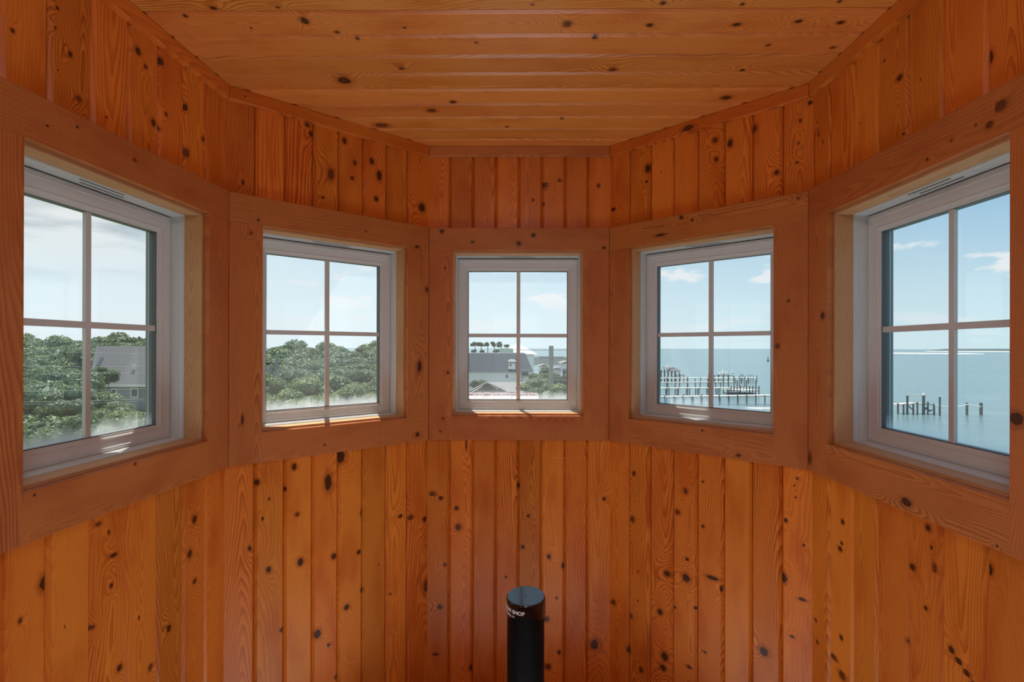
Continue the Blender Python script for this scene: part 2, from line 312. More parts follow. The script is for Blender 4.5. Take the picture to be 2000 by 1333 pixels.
JN = {0: [-.700, -.590, -.478, -.368, -.258, -.148, -.029, .082, .202, .3235, .4405, .555, .668],
      1: [.095, .2025, .3115, .418, .526, .637, .7435], 2: [.091, .198, .304, .408, .5145, .6205, .726],
      3: [.0915, .199, .3065, .415, .5245, .6325, .740], 4: [.096, .2215, .3365, .4585, .5765, .703, .815, .925, 1.035, 1.145, 1.255, 1.365, 1.46]}
KN = {
0: [(0.101, 0.78, 0.0054, 0.0047), (0.096, 0.731, 0.004, 0.0035), (0.136, 0.692, 0.0071, 0.0085), (0.103, 0.638, 0.0027, 0.0024), (0.161, 0.598, 0.0089, 0.0086), (0.244, 0.589, 0.005, 0.0026), (0.355, 0.818, 0.0117, 0.0127), (0.384, 0.79, 0.0081, 0.0072), (0.447, 0.838, 0.0131, 0.0135), (0.416, 0.645, 0.0105, 0.0132), (0.439, 0.64, 0.0108, 0.0089), (0.47, 0.692, 0.0067, 0.0076), (0.559, 0.754, 0.0125, 0.0128), (0.565, 0.613, 0.0152, 0.0161), (0.649, 0.687, 0.0083, 0.0101), (-0.006, 0.666, 0.0056, 0.0054), (0.073, -0.529, 0.0156, 0.0207), (0.015, -0.586, 0.0058, 0.0077), (0.206, -0.698, 0.0095, 0.0064), (0.274, -0.543, 0.014, 0.0067), (0.266, -0.619, 0.0069, 0.008), (0.365, -0.751, 0.0039, 0.0057), (0.41, -0.915, 0.0104, 0.0117), (0.295, -0.849, 0.0108, 0.0109), (0.488, -0.843, 0.0115, 0.0123), (0.586, -0.657, 0.0129, 0.0163), (0.609, -0.554, 0.0132, 0.0165), (0.61, -0.754, 0.0106, 0.0099), (0.224, -0.446, 0.0114, 0.0065), (0.257, -0.478, 0.0051, 0.0079)],
1: [(0.285, 0.867, 0.0101, 0.01), (0.302, 0.836, 0.0123, 0.014), (0.382, 0.697, 0.0173, 0.0287), (0.44, 0.846, 0.0112, 0.0146), (0.474, 0.7, 0.0091, 0.0084), (0.486, 0.766, 0.0092, 0.0127), (0.563, 0.791, 0.012, 0.0173), (0.599, 0.738, 0.0147, 0.0263), (0.585, 0.635, 0.0122, 0.0131), (0.816, 0.64, 0.0222, 0.0233), (0.051, 0.595, 0.0052, 0.011), (0.35, 0.597, 0.0063, 0.0061), (0.239, -0.456, 0.0118, 0.0157), (0.374, -0.537, 0.0172, 0.0409), (0.104, -0.494, 0.0108, 0.0131), (0.146, -0.562, 0.0037, 0.0076), (0.123, -0.631, 0.0055, 0.0075), (0.078, -0.728, 0.0071, 0.0111), (0.145, -0.824, 0.0111, 0.0133), (0.251, -0.641, 0.0099, 0.0098), (0.264, -0.827, 0.014, 0.0178), (0.399, -0.84, 0.0131, 0.0144), (0.428, -0.444, 0.0222, 0.0291), (0.522, -0.69, 0.0094, 0.015), (0.509, -0.851, 0.0116, 0.0107), (0.707, -0.743, 0.013, 0.009), (0.76, -0.761, 0.0161, 0.016), (0.834, -0.781, 0.0112, 0.0187), (0.843, -1.09, 0.0169, 0.0375), (0.332, -1.129, 0.0167, 0.0202), (0.523, -1.015, 0.0094, 0.0107), (0.455, -1.064, 0.0135, 0.0126), (0.193, -1.065, 0.0095, 0.0097), (0.411, -1.331, 0.0088, 0.0103), (0.657, -1.071, 0.0076, 0.0045), (0.378, -1.191, 0.0086, 0.0102), (0.206, -0.536, 0.0058, 0.0097)],
2: [(0.527, 0.753, 0.0164, 0.0235), (0.595, 0.769, 0.0094, 0.0094), (0.473, 0.68, 0.007, 0.007), (0.773, 0.746, 0.0094, 0.0117), (0.522, 0.661, 0.007, 0.007), (0.016, -0.672, 0.0165, 0.0141), (0.053, -0.688, 0.0118, 0.0117), (0.126, -0.735, 0.0117, 0.0117), (0.134, -0.822, 0.0164, 0.0188), (0.17, -0.446, 0.005, 0.0282), (0.41, -0.63, 0.007, 0.0141), (0.455, -0.769, 0.0094, 0.0094), (0.43, -0.912, 0.0094, 0.0117), (0.549, -0.956, 0.0094, 0.0141), (0.802, -0.69, 0.0094, 0.0094), (0.615, -0.998, 0.0094, 0.0164), (0.353, -1.05, 0.007, 0.007), (0.585, -1.145, 0.007, 0.007), (0.538, -1.242, 0.0141, 0.0141), (0.546, -1.46, 0.0164, 0.0164), (0.759, -1.358, 0.0211, 0.0281), (0.073, -0.995, 0.0094, 0.0094), (0.05, -1.188, 0.0141, 0.0117), (0.032, -1.406, 0.0165, 0.007), (0.194, -1.469, 0.0117, 0.0164), (0.597, -1.394, 0.0094, 0.0117)],
3: [(0.186, 0.78, 0.0151, 0.0222), (0.181, 0.724, 0.0076, 0.0067), (0.49, 0.821, 0.0125, 0.0141), (0.494, 0.745, 0.0104, 0.0121), (0.549, 0.793, 0.012, 0.0198), (0.641, 0.824, 0.0132, 0.0153), (0.722, 0.641, 0.0089, 0.0112), (0.801, 0.806, 0.005, 0.009), (0.833, 0.859, 0.0082, 0.0089), (0.796, 0.727, 0.0034, 0.0036), (0.007, 0.635, 0.014, 0.0093), (0.791, 0.66, 0.0085, 0.0036), (0.119, -0.552, 0.0105, 0.0113), (0.112, -0.756, 0.0132, 0.0158), (0.366, -0.584, 0.0113, 0.0147), (0.33, -0.678, 0.0138, 0.0127), (0.283, -0.946, 0.0166, 0.015), (0.369, -0.939, 0.0202, 0.0188), (0.373, -0.861, 0.009, 0.0084), (0.441, -0.533, 0.0065, 0.0061), (0.482, -0.905, 0.0291, 0.0101), (0.441, -0.711, 0.0086, 0.0082), (0.755, -0.616, 0.0069, 0.0092), (0.793, -0.459, 0.0051, 0.0054), (0.784, -0.486, 0.0034, 0.0036), (0.788, -0.527, 0.0034, 0.0036), (0.747, -0.826, 0.0139, 0.0221), (0.81, -0.882, 0.015, 0.0072), (0.679, -1.116, 0.0182, 0.0207), (0.25, -1.119, 0.0145, 0.0152), (0.272, -1.299, 0.0191, 0.0215), (0.265, -1.349, 0.0168, 0.0151), (0.094, -1.343, 0.0133, 0.0159), (0.158, -1.403, 0.0128, 0.0134), (0.012, -1.157, 0.0142, 0.0141), (0.383, -1.297, 0.0134, 0.0083), (0.105, -1.187, 0.0106, 0.0113), (0.141, -0.979, 0.0052, 0.0045), (0.141, -1.107, 0.0052, 0.0045), (0.319, -1.076, 0.007, 0.0064), (0.516, -0.937, 0.0062, 0.0159), (0.409, -1.049, 0.0088, 0.0062), (0.451, -1.21, 0.0086, 0.0061), (0.777, -1.025, 0.0085, 0.0055), (0.815, -0.69, 0.005, 0.0054)],
4: [(0.366, 0.807, 0.0065, 0.0043), (0.428, 0.728, 0.0138, 0.0096), (0.355, 0.87, 0.0044, 0.0029), (0.027, 0.733, 0.0064, 0.0105), (0.053, 0.696, 0.0063, 0.0052), (0.712, 0.631, 0.0116, 0.0167), (0.444, 0.571, 0.0058, 0.0041), (0.171, -0.545, 0.0109, 0.0097), (0.157, -0.635, 0.0139, 0.0097), (0.166, -0.614, 0.0083, 0.0065), (0.479, -0.564, 0.0129, 0.0106), (0.526, -0.648, 0.0069, 0.0064), (0.533, -0.445, 0.0103, 0.0102), (0.545, -0.49, 0.0051, 0.0063), (0.555, -0.536, 0.0083, 0.015), (0.461, -0.768, 0.0095, 0.0094), (0.121, -0.998, 0.0258, 0.0099), (0.17, -1.029, 0.0218, 0.0161), (0.164, -0.913, 0.011, 0.0097), (0.013, -0.932, 0.0098, 0.007), (0.023, -1.002, 0.0097, 0.007), (0.712, -0.476, 0.0116, 0.0155), (0.608, -0.708, 0.0107, 0.0108), (0.629, -0.722, 0.0118, 0.0106), (0.652, -0.736, 0.0114, 0.0104), (0.674, -0.750, 0.011, 0.0103)]}
BW = .020     # casing thickness: the boards' face lies this far behind
OPEN = {0: (.0006, .6526), 1: (.1124, .7286), 2: (.1056, .7042), 3: (.1044, .7191), 4: (.1159, .7842),
        5: (.12, .73), 6: (.15, .75), 7: (.12, .73)}
SIDE = {0: (-.115, None), 4: (None, .90)}
for i in range(NW):
    a, b = ends(i); o0, o1 = OPEN[i]
    mb = MB()
    js = JN.get(i) or [a + .108 * k for k in range(1, int((b - a) / .108) + 1) if a + .108 * k < b - .02]
    a2, b2 = a - BW * TS[i], b + BW * TS[(i + 1) % NW]
    edges = [a2] + js + [b2]
    c0 = SIDE.get(i, (None, None))
    for k, (s0, s1) in enumerate(zip(edges, edges[1:])):
        bl = 0 if k == 0 else .0095; br = 0 if k == len(edges) - 2 else .0095
        w0 = BW; g = BW + .009
        q = .0011
        prof = ([(s0, g + .007), (s0 + q, g + .007), (s0 + q, g), (s0 + bl, w0)] if bl else [(s0, w0)]) + ([(s1 - br, w0), (s1 - q, g), (s1 - q, g + .007), (s1, g + .007)] if br else [(s1, w0)])
        P = lambda s, l, w, i=i: wp(i, s, l, w)
        full = (s1 < (c0[0] if c0[0] is not None else -9)) or (s0 > (c0[1] if c0[1] is not None else 9))
        parts = [(FLOOR, CEIL)] if full else [(FLOOR, AB + .02), (HT - .02, CEIL)]
        for l0, l1 in parts:
            kn = list(KN.get(i, []))
            if not any(s0 < q[0] < s1 and l0 < q[1] < l1 for q in kn) and rnd.random() < .35:
                r = rnd.uniform(.002, .004); kn.append((rnd.uniform(s0 + .02, s1 - .02), rnd.uniform(l0 + .05, l1 - .05), r, r * 1.5))
            plank(mb, P, s0, s1, l0, l1, prof, kn, seed=round(rnd.uniform(1, 900), 2))
    # studs and sheathing behind the boards, with the rough opening
    w0, w1 = BW + .017, .170; h = .012
    def slab(u0, u1, v0, v1):
        mb.hexa([[[wp(i, mit(i, u, w), v, w) for w in (w0, w1)] for v in (v0, v1)] for u in (u0, u1)], mi=1)
    slab(a, o0 - h, FLOOR - .1, CEIL + .1); slab(o1 + h, b, FLOOR - .1, CEIL + .1)
    slab(o0 - h, o1 + h, FLOOR - .1, AT - .02 - h); slab(o0 - h, o1 + h, HB + h, CEIL + .1)
    tag(mb.build(WN[i], [M['pine'], M['siding']]), kind='structure')

M['scratch'] = simple('scratched_varnish', (.80, .52, .26), .6, .05, 20)
WALLS = {o.name: o for o in COL.objects if o.name.startswith('wall_')}
for i, pts in ((1, ((.366, -1.188), (.372, -1.198), (.381, -1.196), (.392, -1.201))), (1, ((.445, -1.262), (.452, -1.285), (.466, -1.297), (.484, -1.300), (.497, -1.303))), (1, ((.664, -1.232), (.676, -1.243), (.690, -1.252), (.703, -1.256))),
               (2, ((.560, -.497), (.580, -.503), (.604, -.505), (.625, -.501)))):
    mb = MB(); Q = [wp(i, u, v, BW - .0002) for u, v in pts]
    for a, b in zip(Q, Q[1:]): mb.tube(a, b, .0009, n=6)
    o = mb.build('scratch', M['scratch']); o.parent = WALLS[WN[i]]
# ------------------------------------------------------------------ casings, jambs, sashes
CK = {(0, 'h'): [(0.318, 0.504, 0.0075, 0.0055), (0.055, 0.49, 0.0038, 0.0034), (0.134, 0.519, 0.0043, 0.0036)],
      (1, 'h'): [(0.097, 0.463, 0.0053, 0.0056), (0.778, 0.453, 0.0136, 0.0069), (0.527, 0.485, 0.0047, 0.0043)],
      (2, 'h'): [(0.058, 0.532, 0.0117, 0.0107), (0.198, 0.483, 0.0093, 0.007), (0.408, 0.476, 0.0116, 0.0117), (0.475, 0.514, 0.0116, 0.0106), (0.796, 0.457, 0.0093, 0.0073)],
      (3, 'h'): [(0.356, 0.535, 0.0091, 0.0084), (0.403, 0.517, 0.0066, 0.0062), (0.26, 0.478, 0.028, 0.0066), (0.803, 0.528, 0.005, 0.0054)],
      (4, 'h'): [(0.762, 0.505, 0.0183, 0.0125), (0.735, 0.477, 0.0116, 0.0084), (0.556, 0.465, 0.0051, 0.0038), (0.632, 0.483, 0.0045, 0.0034), (0.7, 0.491, 0.004, 0.0034)],
      (1, 'r'): [(0.831, 0.265, 0.0102, 0.0139), (0.793, -0.083, 0.0117, 0.0322), (0.783, -0.388, 0.0116, 0.0118)],
      (1, 'l'): [(0.045, -0.257, 0.0051, 0.0219), (0.073, 0.413, 0.0052, 0.0074)],
      (2, 'l'): [(0.072, 0.364, 0.0047, 0.007), (0.087, -0.112, 0.007, 0.007), (0.065, -0.321, 0.006, 0.007), (0.053, -0.38, 0.006, 0.006)],
      (3, 'r'): [(0.733, 0.01, 0.0088, 0.011), (0.77, 0.17, 0.0051, 0.0054)], (3, 'l'): [(0.014, 0.245, 0.0036, 0.0046)],
      (4, 'l'): [(0.09, 0.109, 0.0147, 0.0133), (0.010, -0.377, 0.0147, 0.0247)], (4, 'r'): [(0.80, -0.14, 0.02, 0.016)],
      (3, 'a'): [(0.592, -0.403, 0.0097, 0.0077), (0.448, -0.325, 0.0064, 0.0041)], (1, 'a'): [(0.35, -0.384, 0.0063, 0.004)],
      (4, 'a'): [(0.485, -0.395, 0.0222, 0.0119), (0.755, -0.411, 0.0037, 0.0032)],
      (0, 'a'): [(0.323, -0.315, 0.0057, 0.0042), (0.027, -0.320, 0.0036, 0.0033), (0.03, -0.406, 0.0036, 0.0033)]}
def lumber(i, u0, u1, v0, v1, w0, w1, horiz, knots=(), seed=None, mb=None):
    """one casing board with eased edges; grain along its length"""
    mb = mb or MB(); seed = seed if seed is not None else round(rnd.uniform(1, 900), 2); e = .0015
    def mg(u, w):
        A_, B_ = ends(i); return mit(i, u, w) + (.0013 if abs(u - A_) < 1e-4 else -.0013 if abs(u - B_) < 1e-4 else 0)
    if horiz:
        P = lambda s, l, w: wp(i, mg(l, w), s, w)
        s0, s1, l0, l1 = v0, v1, u0, u1; kk = [(k[1], k[0], k[3], k[2]) for k in knots]
    else:
        P = lambda s, l, w: wp(i, mg(s, w), l, w)
        s0, s1, l0, l1 = u0, u1, v0, v1; kk = list(knots)
    def PP(s, l, w): return P(s, l, w)
    plank(mb, PP, s0, s1, l0, l1, [(s0, w1), (s0, w0 + e), (s0, w0), (s1, w0), (s1, w0 + e), (s1, w1)] if not horiz else [(s0, w1), (s0, w0 + e), (s0 + e, w0), (s1 - e, w0), (s1, w0 + e), (s1, w1)], kk, seed)
    if not horiz and (abs(u0 - ends(i)[0]) < 1e-4 or abs(u1 - ends(i)[1]) < 1e-4): pass
    for l in (l0, l1):
        mb.quad([P(s0, l, w0), P(s1, l, w0), P(s1, l, w1), P(s0, l, w1)], [(-.04, 0, seed), (.04, 0, seed), (.04, .02, seed), (-.04, .02, seed)])
    return mb
def ring(mb, i, rect, prof, mi=0, top=1.0, seed=3.):
    """mitred frame: prof = [(inset, w)...] swept around rect"""
    u0, u1, v0, v1 = rect
    def R(ins, w): return [wp(i, *c, w) for c in ((u0 + ins, v0 + ins), (u1 - ins, v0 + ins), (u1 - ins, v1 - ins * top), (u0 + ins, v1 - ins * top))]
    for (ia, wa), (ib, wb) in zip(prof, prof[1:] + prof[:1]):
        A, B = R(ia, wa), R(ib, wb)
        for k in range(4):
            j = (k + 1) % 4; L = (A[j] - A[k]).length
            mb.quad([A[k], A[j], B[j], B[k]], [(wa, 0, seed + k), (wa, L, seed + k), (wb + ib - ia, L, seed + k), (wb + ib - ia, 0, seed + k)], mi=mi)
wi = 0
WL = ['left', 'front left', 'front', 'front right', 'right', 'back right', 'back', 'back left']
for i in range(NW):
    wi += 1; a, b = ends(i); o0, o1 = OPEN[i]
    c0, c1 = SIDE.get(i, (None, None)); c0 = a if c0 is None else c0; c1 = b if c1 is None else c1
    base = wp(i, (o0 + o1) / 2, AB, 0)
    win = root(f'window_{wi}', base, kind='structure')
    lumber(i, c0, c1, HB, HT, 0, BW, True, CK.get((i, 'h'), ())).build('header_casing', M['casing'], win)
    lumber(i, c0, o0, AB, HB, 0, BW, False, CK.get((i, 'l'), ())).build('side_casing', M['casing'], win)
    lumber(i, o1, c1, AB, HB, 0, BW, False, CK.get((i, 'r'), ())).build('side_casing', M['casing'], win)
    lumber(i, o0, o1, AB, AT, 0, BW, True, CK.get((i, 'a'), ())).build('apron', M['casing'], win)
    rect = (o0, o1, AT, HB)
    mb = MB(); ring(mb, i, rect, [(-.008, BW + .001), (.009, BW + .001), (.009, .078), (-.008, .078)], seed=round(rnd.uniform(1, 900), 1)); mb.build('jamb', M['jamb'], win)
    mb = MB(); ring(mb, i, rect, [(-.009, .0785), (.0105, .0785), (.0105, .081), (.0125, .0815), (.0125, .095), (.0145, .0955), (.0145, .150), (-.009, .150)], top=1.0)
    fr = mb.build('window_frame', M['vinyl'], win)
    mb = MB(); ring(mb, i, rect, [(.0150, .122), (.020, .1205), (.026, .1205), (.027, .123), (.046, .128), (.049, .1275), (.0525, .129), (.0535, .132), (.0600, .134), (.0600, .165), (.0150, .165)], top=1.25)
    mb.build('sash', M['vinyl'], win)
    mb = MB(); ring(mb, i, rect, [(-.010, .1655), (.0500, .1655), (.0500, .180), (-.010, .180)], top=1.25); mb.build('outer_frame', M['vinyl_out'], win)
    mb = MB(); ring(mb, i, rect, [(.0585, .1375), (.0625, .1375), (.0625, .1600), (.0585, .1600)], top=1.22); mb.build('glazing_spacer', M['spacer'], win)
    g = .0585; gu0, gu1, gv0, gv1 = o0 + g, o1 - g, AT + g, HB - g * 1.25; gm = (gu0 + gu1) / 2 + .003; vm = .0605
    mb = MB()
    for w in (.1490,):
        q = [(gu0, gv0), (gu1, gv0), (gu1, gv1), (gu0, gv1)]
        mb.quad([wp(i, u, v, w) for u, v in q], [(u, v - gv0, 3. + i) for u, v in q])
    mb.build('glass_pane', M['glass'], win)
    mb = MB(); hw = .0088
    for (x0, x1, z0, z1, d0, d1) in ((gm - hw, gm + hw, gv0, gv1, .1385, .1485), (gu0, gm - hw, vm - hw, vm + hw, .1388, .1485), (gm + hw, gu1, vm - hw, vm + hw, .1388, .1485)):
        mb.hexa([[[wp(i, u, v, w) for w in (d0, d1)] for v in (z0, z1)] for u in (x0, x1)])
    mb.build('muntin', M['vinyl'], win)
    um = (o0 + o1) / 2; vt = HB - .0145
    for k, (du, w) in enumerate(((-.01, .088), (.01, .105))):
        mb = MB(); vv = HB - (.0125 if k == 0 else .0145)
        mb.hexa([[[wp(i, u, v, ww) for ww in (w - .0025, w + .0025)] for v in (vv - .0008, vv + .002)] for u in (um + du - .075, um + du + .075)])
        mb.build('vent_slot', M['slot'], fr)
    for u, sg in ((o0 + .0145, 1), (o1 - .0145, -1)):
        for v in (-.12, .24):
            mb = MB(); mb.tube(wp(i, u - sg * .001, v, .108), wp(i, u + sg * .0012, v, .108), .0045, .004, 14); mb.build('screw_cap', M['vinyl'], fr)

# ------------------------------------------------------------------ ceiling, cornice trim, floor
def offset_poly(w): 
    out = []
    for i in range(NW):
        d = wdir(i); p = PL[i] - d * (w * TS[i]) + wn(i) * w; out.append(p)
    return out
CKN = [(-0.59, 1.546, 0.013, 0.0196), (-0.816, 1.489, 0.0111, 0.009), (-0.639, 1.484, 0.0069, 0.0067), (-0.914, 1.526, 0.0071, 0.0071), (-0.517, 1.601, 0.009, 0.0078), (-0.466, 1.635, 0.0076, 0.0081), (-0.757, 1.581, 0.0044, 0.0051), (-0.37, 1.809, 0.0118, 0.01), (-0.585, 1.89, 0.0282, 0.0294), (-0.228, 2.058, 0.0134, 0.0173), (-0.319, 2.129, 0.0199, 0.0185), (-0.548, 2.272, 0.0339, 0.0264), (-0.315, 1.578, 0.0059, 0.0051), (0.397, 1.464, 0.0095, 0.0087), (0.151, 1.559, 0.0145, 0.0174), (0.239, 1.626, 0.0091, 0.0108), (0.386, 1.564, 0.0116, 0.01), (0.632, 1.561, 0.0145, 0.0099), (0.8, 1.545, 0.0129, 0.0097), (0.921, 1.55, 0.013, 0.0098), (0.326, 1.814, 0.0169, 0.0134), (0.754, 1.816, 0.0101, 0.0101), (0.974, 1.679, 0.0109, 0.0086), (0.771, 1.666, 0.0093, 0.0085), (0.778, 2.016, 0.0225, 0.0208), (-0.114, 1.654, 0.0062, 0.0056), (0.61, 1.468, 0.0068, 0.0066), (0.862, 1.456, 0.0068, 0.0065), (0.191, 2.203, 0.0082, 0.0099), (-0.029, 2.285, 0.0085, 0.0106), (0.049, 1.471, 0.0055, 0.0044)]
def boards_flat(name, z, up_, js, mats, knots, bev, gd, skew=-.012):
    mb = MB()
    for s0, s1 in zip(js, js[1:]):
        def P(s, l, w): return Vector((l, s + skew * l, z + EYE + (w if up_ else -w)))
        kk = [(k[1] - skew * k[0], k[0], k[3], k[2]) for k in knots]
        plank(mb, P, s0, s1, -1.15, 1.15, ([(s0, gd), (s0 + .0011, gd), (s0 + .0011, gd * .45), (s0 + bev, 0), (s1 - bev, 0), (s1 - .0011, gd * .45), (s1 - .0011, gd), (s1, gd)]), kk, round(rnd.uniform(1, 900), 2))
    mb.box(-1.30, 1.30, js[0] - .2, js[-1] + .02, z + EYE + (gd + .001 if up_ else -gd - .05), z + EYE + (gd + .05 if up_ else -gd - .001), mi=1)
    return tag(mb.build(name, mats), kind='structure')
cj = [1.502, 1.617, 1.731, 1.842, 1.957, 2.073, 2.190, 2.306, 2.424, 2.540, 2.655]
cj = [1.502 - .1145 * k for k in range(17, 0, -1)] + cj
boards_flat('ceiling', CEIL, True, cj, [M['ceil'], M['siding']], CKN, .0105, .014)
mb = MB(); HX, HY0, HY1 = .62, .68, 1.92
for k in range(25):
    y0, y1 = -.45 + .13 * k, -.45 + .13 * (k + 1) - .001; sd = round(rnd.uniform(1, 900), 1)
    for x0, x1 in (((-1.12, -HX), (HX, 1.12)) if y1 > HY0 and y0 < HY1 else ((-1.12, 1.12),)):
        plank(mb, lambda q, l, w: Vector((l, q, -w)), y0, y1, x0, x1, [(y0, .002), (y0 + .0008, 0), (y1 - .0008, 0), (y1, .002)], (), sd)
mb.box(-1.3, -HX, -.5, 2.8, -.10, -.003, mi=1); mb.box(HX, 1.3, -.5, 2.8, -.10, -.003, mi=1)
mb.box(-HX, HX, -.5, HY0, -.10, -.003, mi=1); mb.box(-HX, HX, HY1, 2.8, -.10, -.003, mi=1)
tag(mb.build('floor', [M['floor'], M['siding']]), kind='structure')
mb = MB()
for a_, b_ in (((-HX, HY0), (HX, HY0)), ((HX, HY0), (HX, HY1)), ((HX, HY1), (-HX, HY1)), ((-HX, HY1), (-HX, HY0))):
    mb.quad([(*a_, -.05), (*b_, -.05), (*b_, -1.1), (*a_, -1.1)])
mb.quad([(-HX, HY0, -1.1), (HX, HY0, -1.1), (HX, HY1, -1.1), (-HX, HY1, -1.1)])
tag(mb.build('wall_stairwell', M['siding']), kind='structure')
TK = {3: [(.385, .893, .030, .014)], 1: [(.05, .897, .004, .003)]}
for i in range(NW):
    a, b = ends(i)
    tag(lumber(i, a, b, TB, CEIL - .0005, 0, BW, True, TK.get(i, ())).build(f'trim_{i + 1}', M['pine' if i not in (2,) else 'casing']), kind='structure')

mb = MB(); oc = [PL[k] - wdir(k) * (.42 * TS[k]) + wn(k) * .42 for k in range(NW)]
mb.quad([(p.x, p.y, EYE + CEIL + .11) for p in oc]); mb.quad([(p.x, p.y, EYE + CEIL + .19) for p in oc][::-1])
for k in range(NW):
    p, q = oc[k], oc[(k + 1) % NW]; mb.quad([(p.x, p.y, EYE + CEIL + .11), (q.x, q.y, EYE + CEIL + .11), (q.x, q.y, EYE + CEIL + .19), (p.x, p.y, EYE + CEIL + .19)])
tag(mb.build('roof_eave', M['siding']), kind='structure')
# unseen added lamp over the stair landing, brightening the room from behind the view
M['lampglass'], t = mat('lamp_glass'); em = t.new('ShaderNodeEmission'); em.inputs[0].default_value = (1, .97, .92, 1); em.inputs[1].default_value = 4; finish(t, em.outputs[0])
M['steel'] = simple('brushed_steel', (.6, .58, .55), .3, .05, metal=1)
fill_lamp = root('wall_lamp', (0, -.225, EYE + .80), 'long low wall lamp with a steel back plate above the window behind the landing', 'lamp')
mb = MB(); mb.box(-.28, .28, -.228, -.205, EYE + .74, EYE + .86); mb.build('back_plate', M['steel'], fill_lamp)
mb = MB(); mb.box(-.26, .26, -.205, -.155, EYE + .755, EYE + .845); mb.build('lamp_shade', M['lampglass'], fill_lamp)

# ------------------------------------------------------------------ black stair post
def black(name, rough, coat):
    m, t = mat(name); g = t.new('ShaderNodeNewGeometry'); n = t.noise(g.outputs['Position'], 55, 5, .7)
    c = t.mix(t.step(n, .52, .75), (.003, .003, .0035), (.012, .013, .015))
    finish(t, bsdf(t, c, t.add(rough, t.mul(n, .12)), .12 if coat == 0 else .5, 0, coat, .05)); return m
M['black'] = black('black_powder_coat', .45, 0); M['cap'] = black('black_plastic_cap', .08, .6)
M['ink'] = simple('white_ink', (.85, .85, .83), .6, .02)
PX, PY, PZ = .0355, 1.51, EYE - .680
post = root('stair_post', (PX, PY, 0), 'glossy black round stair post with a white-lettered cap before the centre wall', 'post')
mb = MB(); mb.lathe([(.0510, -1.09), (.0510, PZ - .030)], (PX, PY, 0)); mb.lathe([(.085, -1.099), (.085, -1.09), (.0512, -1.088)], (PX, PY, 0)); mb.build('tube', M['black'], post, weld=True)
tilt = Matrix.Translation((PX, PY, PZ)) @ Matrix.Rotation(math.radians(5.5), 4, 'X') @ Matrix.Rotation(math.radians(-.8), 4, 'Y')
mb = MB(); mb.lathe([(.0001, -.0015), (.0014, -.0015), (.0020, -.0002), (.0021, 0), (.0024, 0), (.030, 0), (.0500, 0), (.0505, 0), (.0512, -.0006), (.0528, -.0022), (.0538, -.005), (.0541, -.012), (.0541, -.047), (.0536, -.0500), (.0518, -.0512)], (0, 0, 0), 96)
mb.v = [tuple(tilt @ Vector(p)) for p in mb.v]; cap = mb.build('end_cap', M['cap'], post, weld=True)
def lettering(txt, size, zc, a_end, squash=1.0):
    cu = bpy.data.curves.new('t', 'FONT'); cu.body = txt; cu.size = size; cu.extrude = .0002; cu.offset = size * .028; cu.align_x = 'RIGHT'; cu.resolution_u = 3
    to = bpy.data.objects.new('t', cu); COL.objects.link(to); dg = bpy.context.evaluated_depsgraph_get(); me = bpy.data.meshes.new_from_object(to.evaluated_get(dg))
    bpy.data.objects.remove(to); R = .0543
    bm = bmesh.new(); bm.from_mesh(me); bmesh.ops.triangulate(bm, faces=bm.faces)
    bmesh.ops.subdivide_edges(bm, edges=[e for e in bm.edges if abs(e.verts[0].co.x - e.verts[1].co.x) > .004], cuts=2)
    for v in bm.verts:
        x, y, z = v.co; th = a_end + x * squash / R; r = R + z
        v.co = tilt @ Vector((r * math.sin(th), -r * math.cos(th), zc + y)) - Vector((PX, PY, 0))
    bm.to_mesh(me); bm.free(); me.materials.append(M['ink'])
    o = bpy.data.objects.new('lettering', me); COL.objects.link(o); o.parent = cap; return o
# capitals, heavy; the line ends just left of the middle of the cap
lettering('THE IRON SHOP', .0146, -.0262, -.08)
lettering('BROOMALL, PA', .0066, -.0375, -.62)

# ================================================================== outdoors
SEA, GND = EYE - 12.0, EYE - 10.8
def leafmat(name, c0, c1, c2):
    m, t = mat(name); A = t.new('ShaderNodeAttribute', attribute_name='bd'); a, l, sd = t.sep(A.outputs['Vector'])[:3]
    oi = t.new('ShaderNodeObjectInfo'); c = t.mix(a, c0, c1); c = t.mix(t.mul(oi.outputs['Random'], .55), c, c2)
    b = t.new('ShaderNodeBsdfPrincipled'); t.set(b.inputs['Base Color'], c); b.inputs['Roughness'].default_value = .55; b.inputs['Specular IOR Level'].default_value = .3
    tl = t.new('ShaderNodeBsdfTranslucent'); t.set(tl.inputs[0], c); mx = t.new('ShaderNodeMixShader'); mx.inputs[0].default_value = .3
    t.l.new(b.outputs[0], mx.inputs[1]); t.l.new(tl.outputs[0], mx.inputs[2]); finish(t, mx.outputs[0]); return m
M['leaf'] = leafmat('oak_leaves', (.10, .15, .07), (.21, .28, .12), (.09, .16, .10))
M['leaf2'] = leafmat('shrub_leaves', (.12, .17, .07), (.27, .34, .13), (.15, .21, .09))
M['needle'] = leafmat('pine_needles', (.05, .09, .045), (.11, .16, .08), (.06, .10, .06))
M['bark'] = simple('bark', (.16, .13, .11), .9)
M['water'] = None
def water():
    m, t = mat('sea_water'); g = t.new('ShaderNodeNewGeometry'); x, y, z = t.sep(g.outputs['Position'])[:3]
    big = t.noise(t.xyz(t.mul(x, .012), t.mul(y, .03), 0), 1, 3)
    h = t.add(t.noise(t.xyz(t.mul(x, .35), t.mul(y, 1.1), 0), 1, 4, .6), t.mul(t.noise(t.xyz(t.mul(x, .05), t.mul(y, .14), 3), 1, 2), 3))
    bp = t.new('ShaderNodeBump'); bp.inputs['Strength'].default_value = .35; bp.inputs['Distance'].default_value = .35; t.set(bp.inputs['Height'], h)
    c = t.mix(big, (.085, .145, .155), (.125, .19, .195))
    finish(t, bsdf(t, c, .26, .40, normal=bp.outputs[0])); return m
M['water'] = water()
